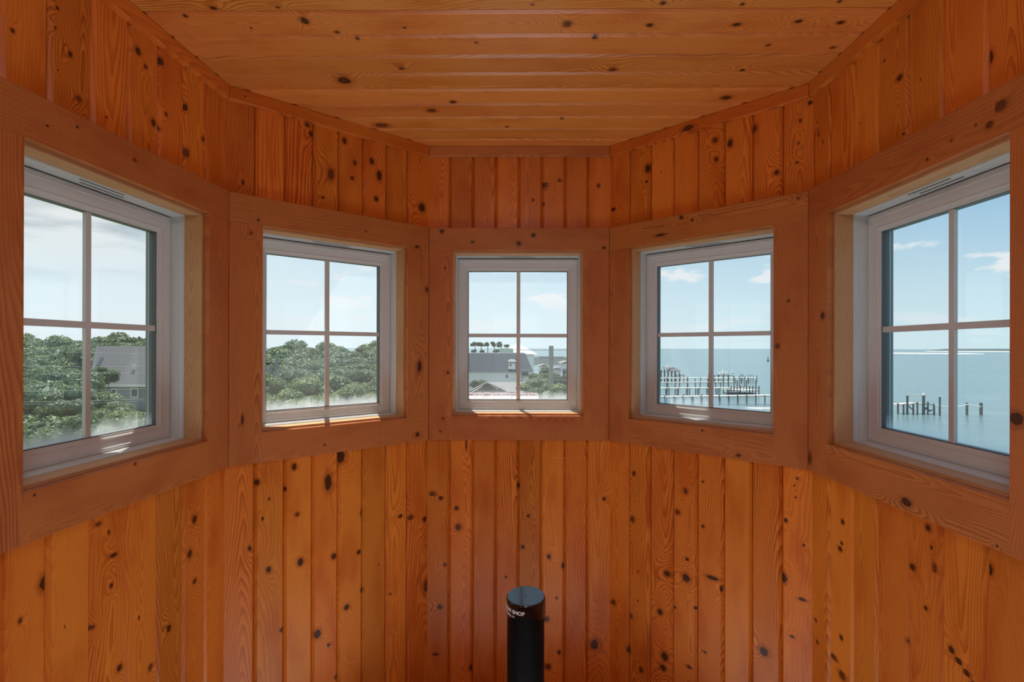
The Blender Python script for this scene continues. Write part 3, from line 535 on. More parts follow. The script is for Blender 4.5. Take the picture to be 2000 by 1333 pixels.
M['grass'] = simple('lawn', (.14, .165, .085), .9, .4, .3)
M['sand'] = simple('pale_sand', (.75, .70, .58), .9, .08, .01)
M['dock'] = simple('weathered_decking', (.62, .60, .55), .8, .12, .8)
M['pile'] = simple('dark_piling', (.14, .13, .12), .85, .3, 1.5)
M['shingle'] = simple('grey_shingles', (.095, .10, .11), .85, .5, 7)
M['shingle2'] = simple('dark_shingles', (.065, .08, .105), .85, .2, 2.2)
M['shingle3'] = simple('light_shingles', (.17, .17, .17), .85, .12, 2.2)
M['bluewall'] = simple('blue_grey_siding', (.24, .28, .31), .8, .06, 2)
M['white'] = simple('white_paint', (.85, .83, .84), .6, .04, 2)
M['brown'] = simple('brown_shingle_wall', (.22, .19, .18), .85, .15, 3)
M['pane'] = simple('dark_window_pane', (.06, .08, .10), .15, .1, 2)
M['greenmetal'] = simple('pale_green_metal_roof', (.36, .47, .40), .55, .05, 1)
M['redmetal'] = simple('faded_red_metal_roof', (.40, .17, .165), .6, .06, 1)
M['grey'] = simple('weathered_pole', (.30, .29, .28), .85, .12, 2)
M['wire'] = simple('aluminium_cable', (.50, .50, .49), .5, .03)
M['cloth'] = simple('white_boat_cover', (.85, .85, .83), .6, .04)
M['land'] = simple('distant_land', (.06, .09, .09), .95, .2, .01)
M['red'] = simple('red_hull', (.55, .10, .08), .5, .05)

# land, water, sandbars
mb = MB(); mb.quad([(-9000, -3000, SEA), (9000, -3000, SEA), (26000, 40000, SEA), (-26000, 40000, SEA)]); tag(mb.build('sea', M['water']), kind='structure')
mb = MB()
def hill(x, y):
    k = max(0, min(1, (y - 45) / 95)); k = k * k * (3 - 2 * k); q = max(0, min(1, (-x / max(y, 1) - .10) / .30))
    return GND + 7.2 * k * (.35 + .65 * q) * (1 if x < 0 else 0)
shore = [(5, -40), (7, 20), (10, 50), (11, 75), (6, 92), (-4, 110), (-26, 150), (-60, 210), (-120, 280)]
def sx(y):
    for (xa, ya), (xb, yb) in zip(shore, shore[1:]):
        if ya <= y <= yb: return xa + (xb - xa) * (y - ya) / (yb - ya)
    return shore[-1][0]
ys = [-40 + 8 * k for k in range(41)]
for y0, y1 in zip(ys, ys[1:]):
    N = 26
    def row(y): r = sx(y); return [Vector((-260 + (r + 260) * k / N, y, 0)) for k in range(N + 1)]
    A, B = row(y0), row(y1)
    for p in A + B: p.z = hill(p.x, p.y)
    for k in range(N): mb.quad([A[k], A[k + 1], B[k + 1], B[k]], smooth=True)
    mb.quad([A[N], A[N] + Vector((1.2, 0, -2)), B[N] + Vector((1.2, 0, -2)), B[N]])
tag(mb.build('ground', M['grass']), kind='structure')
def sandbar(pts, h, label, name='sandbar', m='sand', cat='sandbar'):
    c = sum((Vector(p) for p in pts), Vector((0, 0))) / len(pts); mb = MB(); n = len(pts)
    for k in range(n):
        a, b = Vector(pts[k]), Vector(pts[(k + 1) % n])
        ia, ib = c + (a - c) * .8, c + (b - c) * .8
        mb.quad([(a.x, a.y, SEA - .1), (b.x, b.y, SEA - .1), (ib.x, ib.y, SEA + h), (ia.x, ia.y, SEA + h)], smooth=True)
        mb.quad([(ia.x, ia.y, SEA + h), (ib.x, ib.y, SEA + h), (c.x, c.y, SEA + h * 1.15)], [(0, 0, 0)] * 3, [(9, 9, 1)] * 3, smooth=True)
    return tag(mb.build(name, M[m]), label, cat)
def ell(cx, cy, rx, ry, n=40, jag=.06):
    r = random.Random(int(cx)); return [(cx + rx * math.cos(2 * math.pi * k / n) * (1 + r.uniform(-jag, jag)), cy + ry * math.sin(2 * math.pi * k / n) * (1 + r.uniform(-jag, jag))) for k in range(n)]
sandbar(ell(1110, 1500, 130, 150), .8, 'long white sandbar lying low in the open water beyond the pier ruin')
sandbar(ell(2300, 2750, 240, 120), 1.5, 'thin pale sand spit far off at the right end of the horizon')
sandbar(ell(3650, 4100, 480, 300), 14, 'low dark strip of distant shore on the horizon at the far right', 'distant_shore', 'land', 'shore')
sandbar([(49, 109.5), (60, 108.2), (60, 109.3), (53, 111), (46, 111.5)], .12, 'narrow wet sand spit in the shallows below the nearest long pier')

# ---- trees
def crown_mesh(name, R, Hh, n, leaf, seed, m, flat=.75, lumps=14):
    r = random.Random(seed); mb = MB(); L = []
    for k in range(lumps):
        a = r.uniform(0, 6.283); q = math.sqrt(r.random()); z = r.uniform(.25, .95)
        L.append((Vector((math.cos(a) * q * R * .72, math.sin(a) * q * R * .72, z * Hh * (1 - .35 * q * q))), R * r.uniform(.26, .46)))
    for k in range(n):
        c, rr = r.choice(L); d = Vector((r.gauss(0, 1), r.gauss(0, 1), r.gauss(.35, 1))).normalized()
        p = c + Vector((d.x, d.y, d.z * flat)) * rr * r.uniform(.82, 1.05)
        t1 = (d + Vector((r.uniform(-.9, .9), r.uniform(-.9, .9), r.uniform(-.9, .9)))).normalized(); a = t1.orthogonal().normalized(); b = t1.cross(a)
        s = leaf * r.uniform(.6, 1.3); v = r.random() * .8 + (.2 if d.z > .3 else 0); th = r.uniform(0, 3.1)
        a, b = a * math.cos(th) + b * math.sin(th), b * math.cos(th) - a * math.sin(th)
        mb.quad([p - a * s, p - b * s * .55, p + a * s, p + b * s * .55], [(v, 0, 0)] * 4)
    for c, rr in L:   # dense inner mass
        for i in range(6):
            for j in range(8):
                def sp(i, j): th = math.pi * i / 6; ph = 2 * math.pi * j / 8; return c + Vector((math.sin(th) * math.cos(ph), math.sin(th) * math.sin(ph), math.cos(th) * flat)) * rr * .84
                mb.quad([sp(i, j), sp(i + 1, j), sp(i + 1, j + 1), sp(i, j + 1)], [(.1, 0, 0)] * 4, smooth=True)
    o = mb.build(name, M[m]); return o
def trunk_mesh(h, r0, parent=None):
    mb = MB(); p = Vector((0, 0, -.5)); rr = random.Random(int(h * 10))
    top = Vector((rr.uniform(-.4, .4), rr.uniform(-.4, .4), h)); mb.tube(p, top, r0, r0 * .5, 8)
    for k in range(4):
        a = k * 1.6; q = p.lerp(top, .65); mb.tube(q, q + Vector((math.cos(a) * h * .3, math.sin(a) * h * .3, h * .35)), r0 * .4, r0 * .15, 6)
    return mb.build('trunk', M['bark'])
def proto(R, Hc, n, leaf, seed, m, th, tr):
    c = crown_mesh('crown', R, Hc, n, leaf, seed, m); k = trunk_mesh(th, tr); return [c, k, th, max(v.co.z for v in c.data.vertices)]
PROT = {'near': [proto(3.0, 3.6, 9000, .12, s, 'leaf', 3.6, .22) for s in (1, 2)], 'shrub': [proto(2.6, 3.2, 8000, .105, s, 'leaf2', 2.6, .15) for s in (11, 12)],
        'mid': [proto(3.8, 4.2, 6000, .19, s, 'leaf', 4.2, .28) for s in (3, 4)], 'far': [proto(5.2, 5.0, 4500, .30, s, 'leaf', 4.6, .3) for s in (5, 6)]}
def inst(kind, x, y, ztop, sc, name, label, group, rz=None):
    """a tree whose crown reaches ztop"""
    c, k, th, hh = rnd.choice(PROT[kind]); z0 = hill(x, y)
    H = ztop - z0
    ro = empty(name, (x, y, z0), label, 'tree', group); ro.rotation_euler.z = rnd.uniform(0, 6.28) if rz is None else rz
    cz = H - hh * sc * .92
    co = c.copy(); COL.objects.link(co); co.parent = ro; co.scale = (sc, sc, sc * .92); co.location = (0, 0, cz)
    ko = k.copy(); COL.objects.link(ko); ko.parent = ro; ko.scale = (sc, sc, max(.3, (cz + hh * sc * .4) / th)); ko.location = (0, 0, 0)
    return ro
# wooded rise seen through the two left-hand windows, each tree its own object
rows = [(150, 'far', 660, 1.25), (132, 'far', 668, 1.15), (116, 'far', 676, 1.1), (102, 'far', 684, 1.0), (90, 'mid', 693, 1.15), (80, 'mid', 701, 1.1), (70, 'mid', 709, 1.05), (61, 'mid', 716, 1.0), (53, 'mid', 722, .95)]
GR = dict(zip((150, 132, 116, 102, 90, 80, 70, 61, 53), ('farthest row', 'eighth row back', 'seventh row back', 'sixth row back', 'fifth row back', 'fourth row back', 'third row back', 'second row back', 'first row of the rise')))
ORD = ['', 'first', 'second', 'third', 'fourth', 'fifth', 'sixth', 'seventh', 'eighth', 'ninth', 'tenth', 'eleventh', 'twelfth', 'thirteenth', 'fourteenth', 'fifteenth', 'sixteenth', 'seventeenth', 'eighteenth', 'nineteenth', 'twentieth', 'twenty-first', 'twenty-second']
HUE = ['dark green', 'dusky green', 'deep green']
HOUSE_Y = 78
for Y, kind, top, sc in rows:
    R = {'far': 5.2, 'mid': 3.8}[kind] * sc; x = -Y * .97; k = 0; cnt = [0, 0]
    while x < -Y * .165:
        px = CX + F * x / Y; inhouse = 40 < Y < 100 and -.81 < x / Y < -.58
        if not inhouse and not (-.60 < x / Y < -.50 and Y < 95):
            lift = -10 if px < 330 else (9 - 7 * math.exp(-((px - 560) / 60) ** 2) if px < 640 else 4)
            if Y < 100 and px < 330: lift = -4
            yy = top + lift + rnd.uniform(-4, 4); p = at(px, yy, Y)
            side = px > 420
            cnt[side] += 1
            if -.99 < x / Y < -.12:
                inst(kind, x + rnd.uniform(-.6, .6), Y + rnd.uniform(-1.5, 1.5), p.z, sc * rnd.uniform(.95, 1.15), 'oak_tree',
                     HUE[int(Y) % 3] + f' oak, {ORD[cnt[side]]} from left in the {GR[Y]}, ' + ('front left window' if side else 'left side window'), 'oaks on the wooded rise')
        x += R * rnd.uniform(1.75, 1.95)
# nearer crowns that fill the lower panes
def near(px, py, Y, kind, sc, label, group=None):
    p = at(px, py, Y); return inst(kind, p.x, Y, p.z, sc, 'oak_tree' if kind != 'shrub' else 'leafy_shrub', label, group)
for n_, (px, py, Y, sc) in enumerate(((22, 738, 36, 1.2), (160, 748, 33, .82), (222, 783, 31, .5))):
    near(px, py, Y, 'near', sc, f'broad green oak crown, {ORD[n_ + 1]} from left in the nearer row, left side window', 'nearer oak row, left side window')
for n_, (px, py, Y, sc) in enumerate(((55, 803, 24, 1.0), (172, 806, 23, .6), (238, 815, 24, .5))):
    near(px, py, Y, 'near', sc, f'bright oak crown, {ORD[n_ + 1]} from left in the lowest row, left side window', 'lowest oak crowns, left side window')
near(275, 800, 27, 'shrub', .75, 'yellow-green shrub with pale flowers beside the grey shingled house')
near(200, 714, 60, 'near', .62, 'rounded tree standing at the left corner of the grey shingled house')
for n_, (px, py, Y, sc) in enumerate(((502, 728, 38, .95), (602, 734, 35, .9), (688, 748, 36, .8), (742, 765, 33, .6))):
    near(px, py, Y, 'shrub', sc, f'bushy light green tree, {ORD[n_ + 1]} from left in the nearer row, front left window', 'light green trees, front left window')
for n_, (px, py, Y, sc) in enumerate(((515, 765, 27, .85), (618, 770, 26, .8), (708, 788, 26, .7))):
    near(px, py, Y, 'shrub', sc, f'leafy shrub crown, {ORD[n_ + 1]} from left in the lowest row, front left window', 'lowest shrubs, front left window')
# garden trees by the water, centre window
near(1050, 737, 48, 'near', .72, 'dark palm-like tree at the corner of the mansard house')
near(1064, 748, 44, 'near', .55, 'smaller dark tree right of the palm-like tree by the mansard house')
near(1094, 748, 38, 'shrub', .62, 'silvery round bush right of the utility pole in the centre window')
near(935, 742, 60, 'mid', .3, 'faint grey bush against the white wall left of the gable')
# tall pines behind the mansard roof
def pine(px, top, base, Y, wpx, label, group='tall pines behind the mansard roof'):
    p, q = at(px, top, Y), at(px, base, Y); x, z1 = p.x, p.z; z0 = hill(x, Y)
    o = root('pine_tree', (x, Y, z0), label, 'tree', group); R = wpx / F * Y / 2; r = random.Random(px)
    mb = MB(); mb.tube((x, Y, z0 - .3), (x + .3, Y, z1 - R * .4), .22, .10, 8); mb.build('trunk', M['bark'], o)
    mb = MB(); hc = (q.z and z1 - q.z)
    cl = [(r.uniform(0, 6.28), r.uniform(.15, .85), r.random()) for _ in range(9)]
    for k in range(1700):
        u = r.random(); a = r.uniform(0, 6.28); z = z1 - hc * (1 - u); rad = R * (1 - .55 * u ** 2) * r.uniform(.2, 1) * (.75 + .25 * math.sin(u * 19 + a * 2))
        ca, cr, cz = r.choice(cl); q_ = R * .34
        c = Vector((x + math.cos(ca) * R * cr + r.gauss(0, q_ * .6), Y + math.sin(ca) * R * cr + r.gauss(0, q_ * .6), z1 - hc * (.12 + .7 * cz) + r.gauss(0, hc * .07))); s = .24
        d = Vector((r.gauss(0, 1), r.gauss(0, 1), r.gauss(0, 1))).normalized(); e = d.orthogonal().normalized()
        mb.quad([c - d * s, c - e * s * .5, c + d * s, c + e * s * .5], [(r.random(), 0, 0)] * 4)
    mb.build('crown', M['needle'], o)
for n_, (px, top, b, w) in enumerate(((926, 669, 677, 11), (938, 669.5, 677, 14), (951, 670, 677, 9), (964, 669, 678, 9), (977, 668, 679, 15), (989, 673, 679, 11))):
    pine(px, top, b, 150, w, f'tall bare-stemmed pine, {ORD[n_ + 1]} from left on the skyline above the mansard roof')
for n_, (px, top, b, w) in enumerate(((925, 684, 690, 8), (941, 684, 690, 8), (968, 682, 691, 12), (979, 684, 691, 9))):
    pine(px, top, b, 120, w, f'lower pine, {ORD[n_ + 1]} from left just above the ridge of the mansard roof', 'lower pines above the mansard roof')

# ---- houses
def poly(mb, pts, mi=0): mb.quad([tuple(p) for p in pts], mi=mi)
def wall_win(parent, x0, x1, y, z0, z1, tr=.09, nx=1, name='window'):
    """window facing the cupola in a wall at depth y"""
    mb = MB(); mb.box(x0 - tr, x1 + tr, y - .05, y + .04, z0 - tr, z1 + tr); f = mb.build(name, M['white'], parent)
    mb = MB(); mb.box(x0, x1, y - .07, y - .045, z0, z1); mb.build('pane', M['pane'], f)
# grey shingled house, left side window
A = lambda x, y, Y: at(x, y, Y)
Y = HOUSE_Y; xl, xr = A(176, 700, Y).x, A(340, 700, Y).x; ze, zr = A(230, 752, Y).z, A(230, 676.5, Y + 6).z
h = root('shingled_house', (xl, Y, hill(xl, Y)), 'blue-grey two-storey house with a steep grey shingle hip roof among the oaks', 'house')
mb = MB(); mb.box(xl + .5, xr, Y, Y + 12, hill(xl, Y) - 2, ze + .1); mb.build('wall', M['bluewall'], h)
rl = A(188, 677, Y + 6).x
mb = MB(); e = .35
poly(mb, [(xl, Y - e, ze), (xr + e, Y - e, ze), (xr, Y + 6, zr), (rl, Y + 6, zr)]); poly(mb, [(xl, Y + 12 + e, ze), (xl, Y - e, ze), (rl, Y + 6, zr)])
poly(mb, [(xr + e, Y + 12 + e, ze), (xl, Y + 12 + e, ze), (rl, Y + 6, zr), (xr, Y + 6, zr)]); poly(mb, [(xr + e, Y - e, ze), (xr + e, Y + 12 + e, ze), (xr, Y + 6, zr)]); poly(mb, [(xl, Y - e, ze), (xl, Y + 12 + e, ze), (xr + e, Y + 12 + e, ze), (xr + e, Y - e, ze)])
rf = mb.build('roof', M['shingle'], h)
mb = MB(); mb.box(xl, xr + e, Y - e - .06, Y - e, ze - .28, ze + .02); mb.build('fascia', M['white'], h)
def onroof(px, py):  # point on the front slope
    a, b = Vector((xl, Y - e, ze)), Vector((rl, Y + 6, zr)); n = Vector((1, 0, 0)).cross(b - a) if False else Vector((0, -(zr - ze), 6 + e)).normalized()
    o = Vector((0, 0, EYE)); d = (at(px, py, 10) - o); tt = (a - o).dot(n) / d.dot(n); return o + d * tt, n
q = [onroof(*k) for k in ((188, 715), (195, 715), (203, 699), (197, 699))]
mb = MB(); lo_ = [p + n * .02 for p, n in q]; hi_ = [p + n * .12 for p, n in q]; poly(mb, hi_)
for k in range(4): poly(mb, [lo_[k], lo_[(k + 1) % 4], hi_[(k + 1) % 4], hi_[k]])
mb.build('skylight', M['pane'], h)
p, n = onroof(262, 722); mb = MB(); mb.tube(p, p + Vector((0, 0, .7)), .09, n=8); mb.box(p.x - .3, p.x + .3, p.y - .1, p.y + .1, p.z + .6, p.z + .7); mb.build('vent_pipe', M['white'], h)
for x0, x1, y0, y1 in ((222, 229, 774, 760), (259.5, 271, 774.5, 760)):
    wall_win(h, A(x0, 0, Y).x, A(x1, 0, Y).x, Y, A(0, y0, Y).z, A(0, y1, Y).z, .14)
# mansard house, centre window
Y = 62; xl, xr = A(880, 0, Y).x, A(1041, 0, Y).x; zt, zm = A(1000, 690.5, Y + 1.6).z, A(1000, 727, Y).z
h = root('mansard_house', ((xl + xr) / 2, Y + 5, GND), 'large white house with a dark mansard shingle roof and a small white dormer', 'house')
mb = MB(); mb.box(xl, xr - .5, Y + .25, Y + 12, GND - 1, zm + .2); mb.build('wall', M['white'], h)
mb = MB(); poly(mb, [(xl, Y, zm), (xr + .15, Y, zm), (xr - .75, Y + 1.6, zt), (xl, Y + 1.6, zt)]); poly(mb, [(xr + .15, Y, zm), (xr + .15, Y + 12.4, zm), (xr - .75, Y + 10.8, zt), (xr - .75, Y + 1.6, zt)])
poly(mb, [(xl, Y + 1.6, zt), (xr - .75, Y + 1.6, zt), (xr - .75, Y + 10.8, zt), (xl, Y + 10.8, zt)]); poly(mb, [(xl, Y, zm), (xl, Y + 12.4, zm), (xr + .15, Y + 12.4, zm), (xr + .15, Y, zm)]); mb.build('roof', M['shingle2'], h)
mb = MB(); mb.box(A(1021, 0, Y).x, A(1034, 0, Y).x, Y - .35, Y + .3, A(0, 732, Y).z, zm + .05); mb.build('roof_return', M['shingle2'], h)
mb = MB(); mb.box(A(994.5, 0, Y).x, A(1008.5, 0, Y).x, Y - .1, Y + 1.5, A(0, 719, Y).z, A(0, 704, Y).z); dm = mb.build('dormer', M['white'], h)
mb = MB(); x0, x1, za, zb = A(992.5, 0, Y).x, A(1010.5, 0, Y).x, A(0, 704.5, Y).z, A(0, 699, Y).z; poly(mb, [(x0, Y - .3, za), (x1, Y - .3, za), (x1 - .3, Y + 1.4, zb), (x0 + .3, Y + 1.4, zb)])
poly(mb, [(x0, Y - .3, za), (x0, Y + 1.4, za), (x0 + .3, Y + 1.4, zb)]); poly(mb, [(x1, Y - .3, za), (x1, Y + 1.4, za), (x1 - .3, Y + 1.4, zb)]); poly(mb, [(x0, Y - .3, za - .12), (x1, Y - .3, za - .12), (x1, Y - .3, za), (x0, Y - .3, za)]); mb.build('dormer_roof', M['shingle3'], dm)
mb = MB(); mb.box(A(997.5, 0, Y).x, A(1000.5, 0, Y).x, Y - .13, Y - .09, A(0, 713.5, Y).z, A(0, 708.5, Y).z); mb.build('dormer_pane', M['pane'], dm)
wall_win(h, A(990, 0, Y).x, A(993.5, 0, Y).x, Y + .25, A(0, 736.5, Y).z, A(0, 730, Y).z, .1)
mb = MB(); mb.tube((A(1021, 0, Y).x, Y + .15, GND), (A(1021, 0, Y).x, Y + .15, zm), .06, n=8); mb.build('downpipe', M['grey'], h)
# brown gabled house in front of it
Y = 46; g0, g1, gp = A(914, 0, Y), A(994, 0, Y), A(952, 747, Y); ze = A(0, 764, Y).z
h = root('gabled_house', (gp.x, Y + 4, GND), 'low brown-shingled house with a pale roof and white-edged gable', 'house')
mb = MB(); z0 = GND - .5; x0, x1 = g0.x + .3, g1.x - .2
mb.quad([(x0, Y, z0), (x1, Y, z0), (x1, Y, ze - .1), (gp.x, Y, gp.z - .12), (x0, Y, ze - .1)]); mb.box(x0, A(1028, 0, Y + 1).x, Y + .02, Y + 9, z0, ze - .12); mb.build('wall', M['brown'], h)
mb = MB(); d = .1
for (xa, za), (xb, zb) in (((g0.x - .2, ze - .1), (gp.x, gp.z)), ((gp.x, gp.z), (g1.x + .1, ze))):
    poly(mb, [(xa, Y - .4, za), (xb, Y - .4, zb), (xb, Y + 1.2, zb), (xa, Y + 1.2, za)]); poly(mb, [(xa, Y - .4, za - d), (xb, Y - .4, zb - d), (xb, Y - .4, zb), (xa, Y - .4, za)])
xr2 = A(1030, 0, Y).x; zr2 = A(0, 744.5, Y + 4.5).z
poly(mb, [(g1.x - 1.2, Y - .2, ze + .02), (xr2, Y - .2, ze + .02), (xr2, Y + 4.5, zr2), (gp.x, Y + 4.5, zr2)]); poly(mb, [(xr2, Y - .2, ze), (xr2, Y + 9, ze), (xr2, Y + 4.5, zr2)]); poly(mb, [(gp.x, Y + 4.5, zr2), (xr2, Y + 4.5, zr2), (xr2, Y + 9, ze), (gp.x, Y + 9, ze)])
mb.build('roof', M['shingle3'], h)
for x0, x1 in ((950, 956.5), (980, 986.5)): wall_win(h, A(x0, 0, Y).x, A(x1, 0, Y).x, Y, A(0, 773, Y).z, A(0, 765.5, Y).z, .1)
wall_win(h, A(1019, 0, Y).x, A(1023, 0, Y).x, Y, A(0, 773, Y).z, A(0, 765.5, Y).z, .1)
# pale green hip roof behind
Y = 84; h = root('green_roofed_house', (A(1014, 0, Y + 5).x, Y + 5, GND), 'house with a pale green standing-seam hip roof rising behind the mansard roof', 'house')
xa, xb, za = A(968, 0, Y).x, A(1052, 0, Y).x, A(0, 690, Y).z; pk = A(1013, 671.5, Y + 5)
mb = MB(); mb.box(xa + .4, xb - .6, Y + .5, Y + 10, GND - 1, za); mb.build('wall', M['white'], h)
mb = MB(); C4 = [(xa, Y, za), (xb, Y, za), (xb, Y + 10.5, za), (xa, Y + 10.5, za)]
for k in range(4): poly(mb, [C4[k], C4[(k + 1) % 4], tuple(pk)])
poly(mb, C4[::-1])
for k in range(1, 26):
    f = k / 26; a = Vector((xa + (xb - xa) * f, Y, za)); tip = 1 - abs(2 * f - 1); b = a.lerp(Vector((a.x, Y + 5.2 * tip, za + (pk.z - za) * tip)), 1)
    mb.tube(a, b, .035, n=4, cap=False)
mb.build('roof', M['greenmetal'], h)
mb = MB(); mb.box(A(977, 0, Y - 3).x, A(1003, 0, Y - 3).x, Y - 3, Y + 2, GND, A(0, 678.5, Y - 3).z); mb.build('wing', M['greenmetal'], h)
# faded red metal roof just below the centre window
Y = 15; h = root('red_metal_roof', (at(980, 778, Y).x, Y, GND), 'faded red metal roof of a lower porch just below the centre window', 'roof')
x0, x1 = at(860, 0, Y).x, at(1051, 0, Y).x; zt = at(1000, 772.5, Y).z
mb = MB(); poly(mb, [(x0, Y - 3.5, zt - .62), (x1, Y - 3.5, zt - .62), (x1, Y, zt), (x0, Y, zt)]); poly(mb, [(x0, Y + 3.5, zt - .62), (x1, Y + 3.5, zt - .62), (x1, Y, zt), (x0, Y, zt)])
for k in range(12): xx = x0 + (x1 - x0) * k / 11; mb.tube((xx, Y - 3.5, zt - .60), (xx, Y, zt + .02), .02, n=4)
mb.build('roof_sheet', M['redmetal'], h)
mb = MB(); mb.tube((x0, Y, zt + .02), (x1, Y, zt + .02), .045, n=8); mb.build('ridge_cap', M['redmetal'], h)
mb = MB(); mb.box(x0 + .3, x1 - .3, Y - 3.2, Y + 3.2, GND - .5, zt - .66); mb.build('wall', M['white'], h)
# waterfront sheds and porch rails on the right of the centre window
for px0, px1, y0, y1, Y, lab in ((1056, 1071, 710, 729, 98, 'pale waterfront house left of the utility pole'), (1081, 1097, 716, 735, 92, 'white waterfront house right of the utility pole'), (1100, 1120, 703, 735, 88, 'tall white porch house at the right edge of the centre window')):
    xa, xb, zt, zb = A(px0, 0, Y).x, A(px1, 0, Y).x, A(0, y0, Y).z, SEA - .5
    h = root('waterfront_house', ((xa + xb) / 2, Y + 3, SEA), lab, 'house'); mb = MB(); zw = zt - (xb - xa) * .22; mb.box(xa, xb, Y, Y + 6, zb, zw); mb.build('wall', M['white'], h)
    mb = MB(); xm = (xa + xb) / 2; poly(mb, [(xa - .3, Y - .3, zw), (xm, Y - .3, zt), (xm, Y + 6.3, zt), (xa - .3, Y + 6.3, zw)]); poly(mb, [(xb + .3, Y - .3, zw), (xm, Y - .3, zt), (xm, Y + 6.3, zt), (xb + .3, Y + 6.3, zw)]); poly(mb, [(xa - .3, Y - .3, zw), (xb + .3, Y - .3, zw), (xm, Y - .3, zt)]); mb.build('roof', M['shingle3'], h)
    for k in range(3):
        f = (k + .5) / 3; xx = xa + (xb - xa) * f; wall_win(h, xx - .22, xx + .22, Y, zw - 1.9, zw - .9, .08)
sandbar(ell(10, 430, 60, 40), 5, 'dark wooded shore across the sound behind the waterfront houses', 'wooded_shore', 'land', 'shore')
for px, py, Y, sc, lab in ((1068, 716, 96, .55, 'small dark tree between the two waterfront houses'), (1053, 728, 80, .5, 'grey-green tree at the corner of the green-roofed house'), (1083, 727, 84, .42, 'low dark bush behind the utility pole on the waterfront'), (1103, 730, 80, .4, 'low bush before the porch house at the waterfront')):
    near(px, py, Y, 'mid', sc, lab)
# porch railing
Y = 40; h = root('porch_railing', (A(1095, 0, Y).x, Y, GND), 'white porch railing with dark pickets right of the utility pole', 'railing')
xa, xb = A(1079, 0, Y).x, A(1112, 0, Y).x
for py in (735.5, 742.5): mb = MB(); mb.box(xa, xb, Y, Y + .08, A(0, py, Y).z - .04, A(0, py, Y).z + .04); mb.build('rail', M['pile'], h)
for k in range(9): xx = xa + (xb - xa) * k / 8; mb = MB(); mb.box(xx - .04, xx + .04, Y + .01, Y + .07, A(0, 742.5, Y).z, A(0, 735.5, Y).z); mb.build('picket', M['pile'], h)
for xx in (xa, xb): mb = MB(); mb.box(xx - .06, xx + .06, Y, Y + .12, GND - .2, A(0, 735, Y).z); mb.build('post', M['white'], h)

for c in [q for v in PROT.values() for pr in v for q in pr[:2]]: bpy.data.objects.remove(c)
# ---- utility poles and wires
def pole(px, top, Y, r, label):
    p = at(px, top, Y); z0 = hill(p.x, Y); h = root('utility_pole', (p.x, Y, z0), label, 'pole'); mb = MB(); mb.tube((p.x, Y, z0 - .5), (p.x, Y, p.z), r * 1.2, r, 12); mb.build('mast', M['grey'], h)
    return h, p
UPW = []
h, p = pole(1076.5, 676, 40, .17, 'weathered utility pole rising in the right half of the centre window')
mb = MB(); mb.box(p.x - .9, p.x + .9, 39.75, 39.85, p.z - .9, p.z - .78); mb.build('crossarm', M['grey'], h)
h2, p2 = pole(541, 693, 46, .16, 'pale utility pole standing before the oaks at the left of the front left window')
mb = MB(); mb.tube((p2.x - .45, 45.8, p2.z - 1.7), (p2.x - .45, 45.8, p2.z - .9), .22, n=14); mb.build('transformer', M['grey'], h2)
def wire(a, b, sag, r, label, group):
    mb = MB(); a, b = Vector(a), Vector(b); n = 14; P = [a.lerp(b, k / n) - Vector((0, 0, sag * 4 * (k / n) * (1 - k / n))) for k in range(n + 1)]
    for q, s in zip(P, P[1:]): mb.tube(q, s, r, n=5, cap=False)
    tag(mb.build('power_line', M['wire']), label, 'cable', group)
for k, (za, zb) in enumerate(((681.5, 684), (720, 723), (739, 742))):
    wire(at(1000, za + 2, 40), at(1180, zb - 2, 40), .05, .018 if k else .024, ('top', 'middle', 'lowest')[k] + ' power line crossing at the utility pole in the centre window', 'power lines in the centre window')
for k, (ya, yb) in enumerate(((681, 690), (713, 712), (730, 722), (765, 752), (786, 772), (791, 776))):
    wire(at(-60, ya, 22 + k * .3), at(420, yb, 30), .10, .005 + (.0015 if k > 3 else 0), f'thin pale power line, {ORD[k + 1]} from the top across the left side window', 'power lines in the left side window')
for k, (ya, yb) in enumerate(((697, 704), (702, 710), (716, 724), (722, 720))):
    wire(at(470, ya, 45.85), at(800, yb, 45.85), .2, .011, f'thin pale power line, {ORD[k + 1]} from the top across the front left window', 'power lines in the front left window')

# ---- piers
def pier(label, Y, x0, x1, ydeck, ybase, step, cluster=1, gap=2.2, rise=.5, thick=.28, width=1.6, slope=0., name='pier', rl=.13):
    sea_Y = Y; p0, p1 = at(x0, ydeck, Y), at(x1, ydeck + slope, Y); zd = p0.z; zd1 = p1.z
    h = root(name, (p0.x, Y, SEA), label, 'pier'); mb = MB()
    mb.hexa([[[(p0.x, y, zd - thick), (p0.x, y, zd)] for y in (Y, Y + width)], [[(p1.x, y, zd1 - thick), (p1.x, y, zd1)] for y in (Y, Y + width)]]); mb.build('deck', M['dock'], h)
    n = max(1, int((x1 - x0) / step))
    for k in range(n + 1):
        px = x0 + step * k
        for c in range(cluster):
            q = at(px + c * gap, ydeck, Y); yy = Y - .15 if (c + k) % 2 == 0 else Y + width + .1
            mb = MB(); mb.tube((q.x, yy, SEA - 1.2), (q.x, yy, zd + rise * rnd.uniform(.2, 1.2)), rl, n=8); mb.build('piling', M['pile'], h)
    return h
def Yof(ybase): return 12.0 * F / (ybase - 679.1)
pier('nearest long pier with a bright deck crossing the whole front right window', Yof(789), 1262, 1530, 775.6, 789, 8.9, 1, rise=.45, thick=.30, slope=-3.2, width=1.9)
pier('second long pier from the shore, its deck carried on paired pilings', Yof(770.5), 1262, 1436, 758.6, 770, 20.2, 3, 1.9, rise=.1, thick=.22, slope=-.3)
pier('third long pier from the shore running behind the paired-piling pier', Yof(757), 1262, 1436, 747.4, 757, 20, 2, 5, rise=.15, thick=.2, slope=-1)
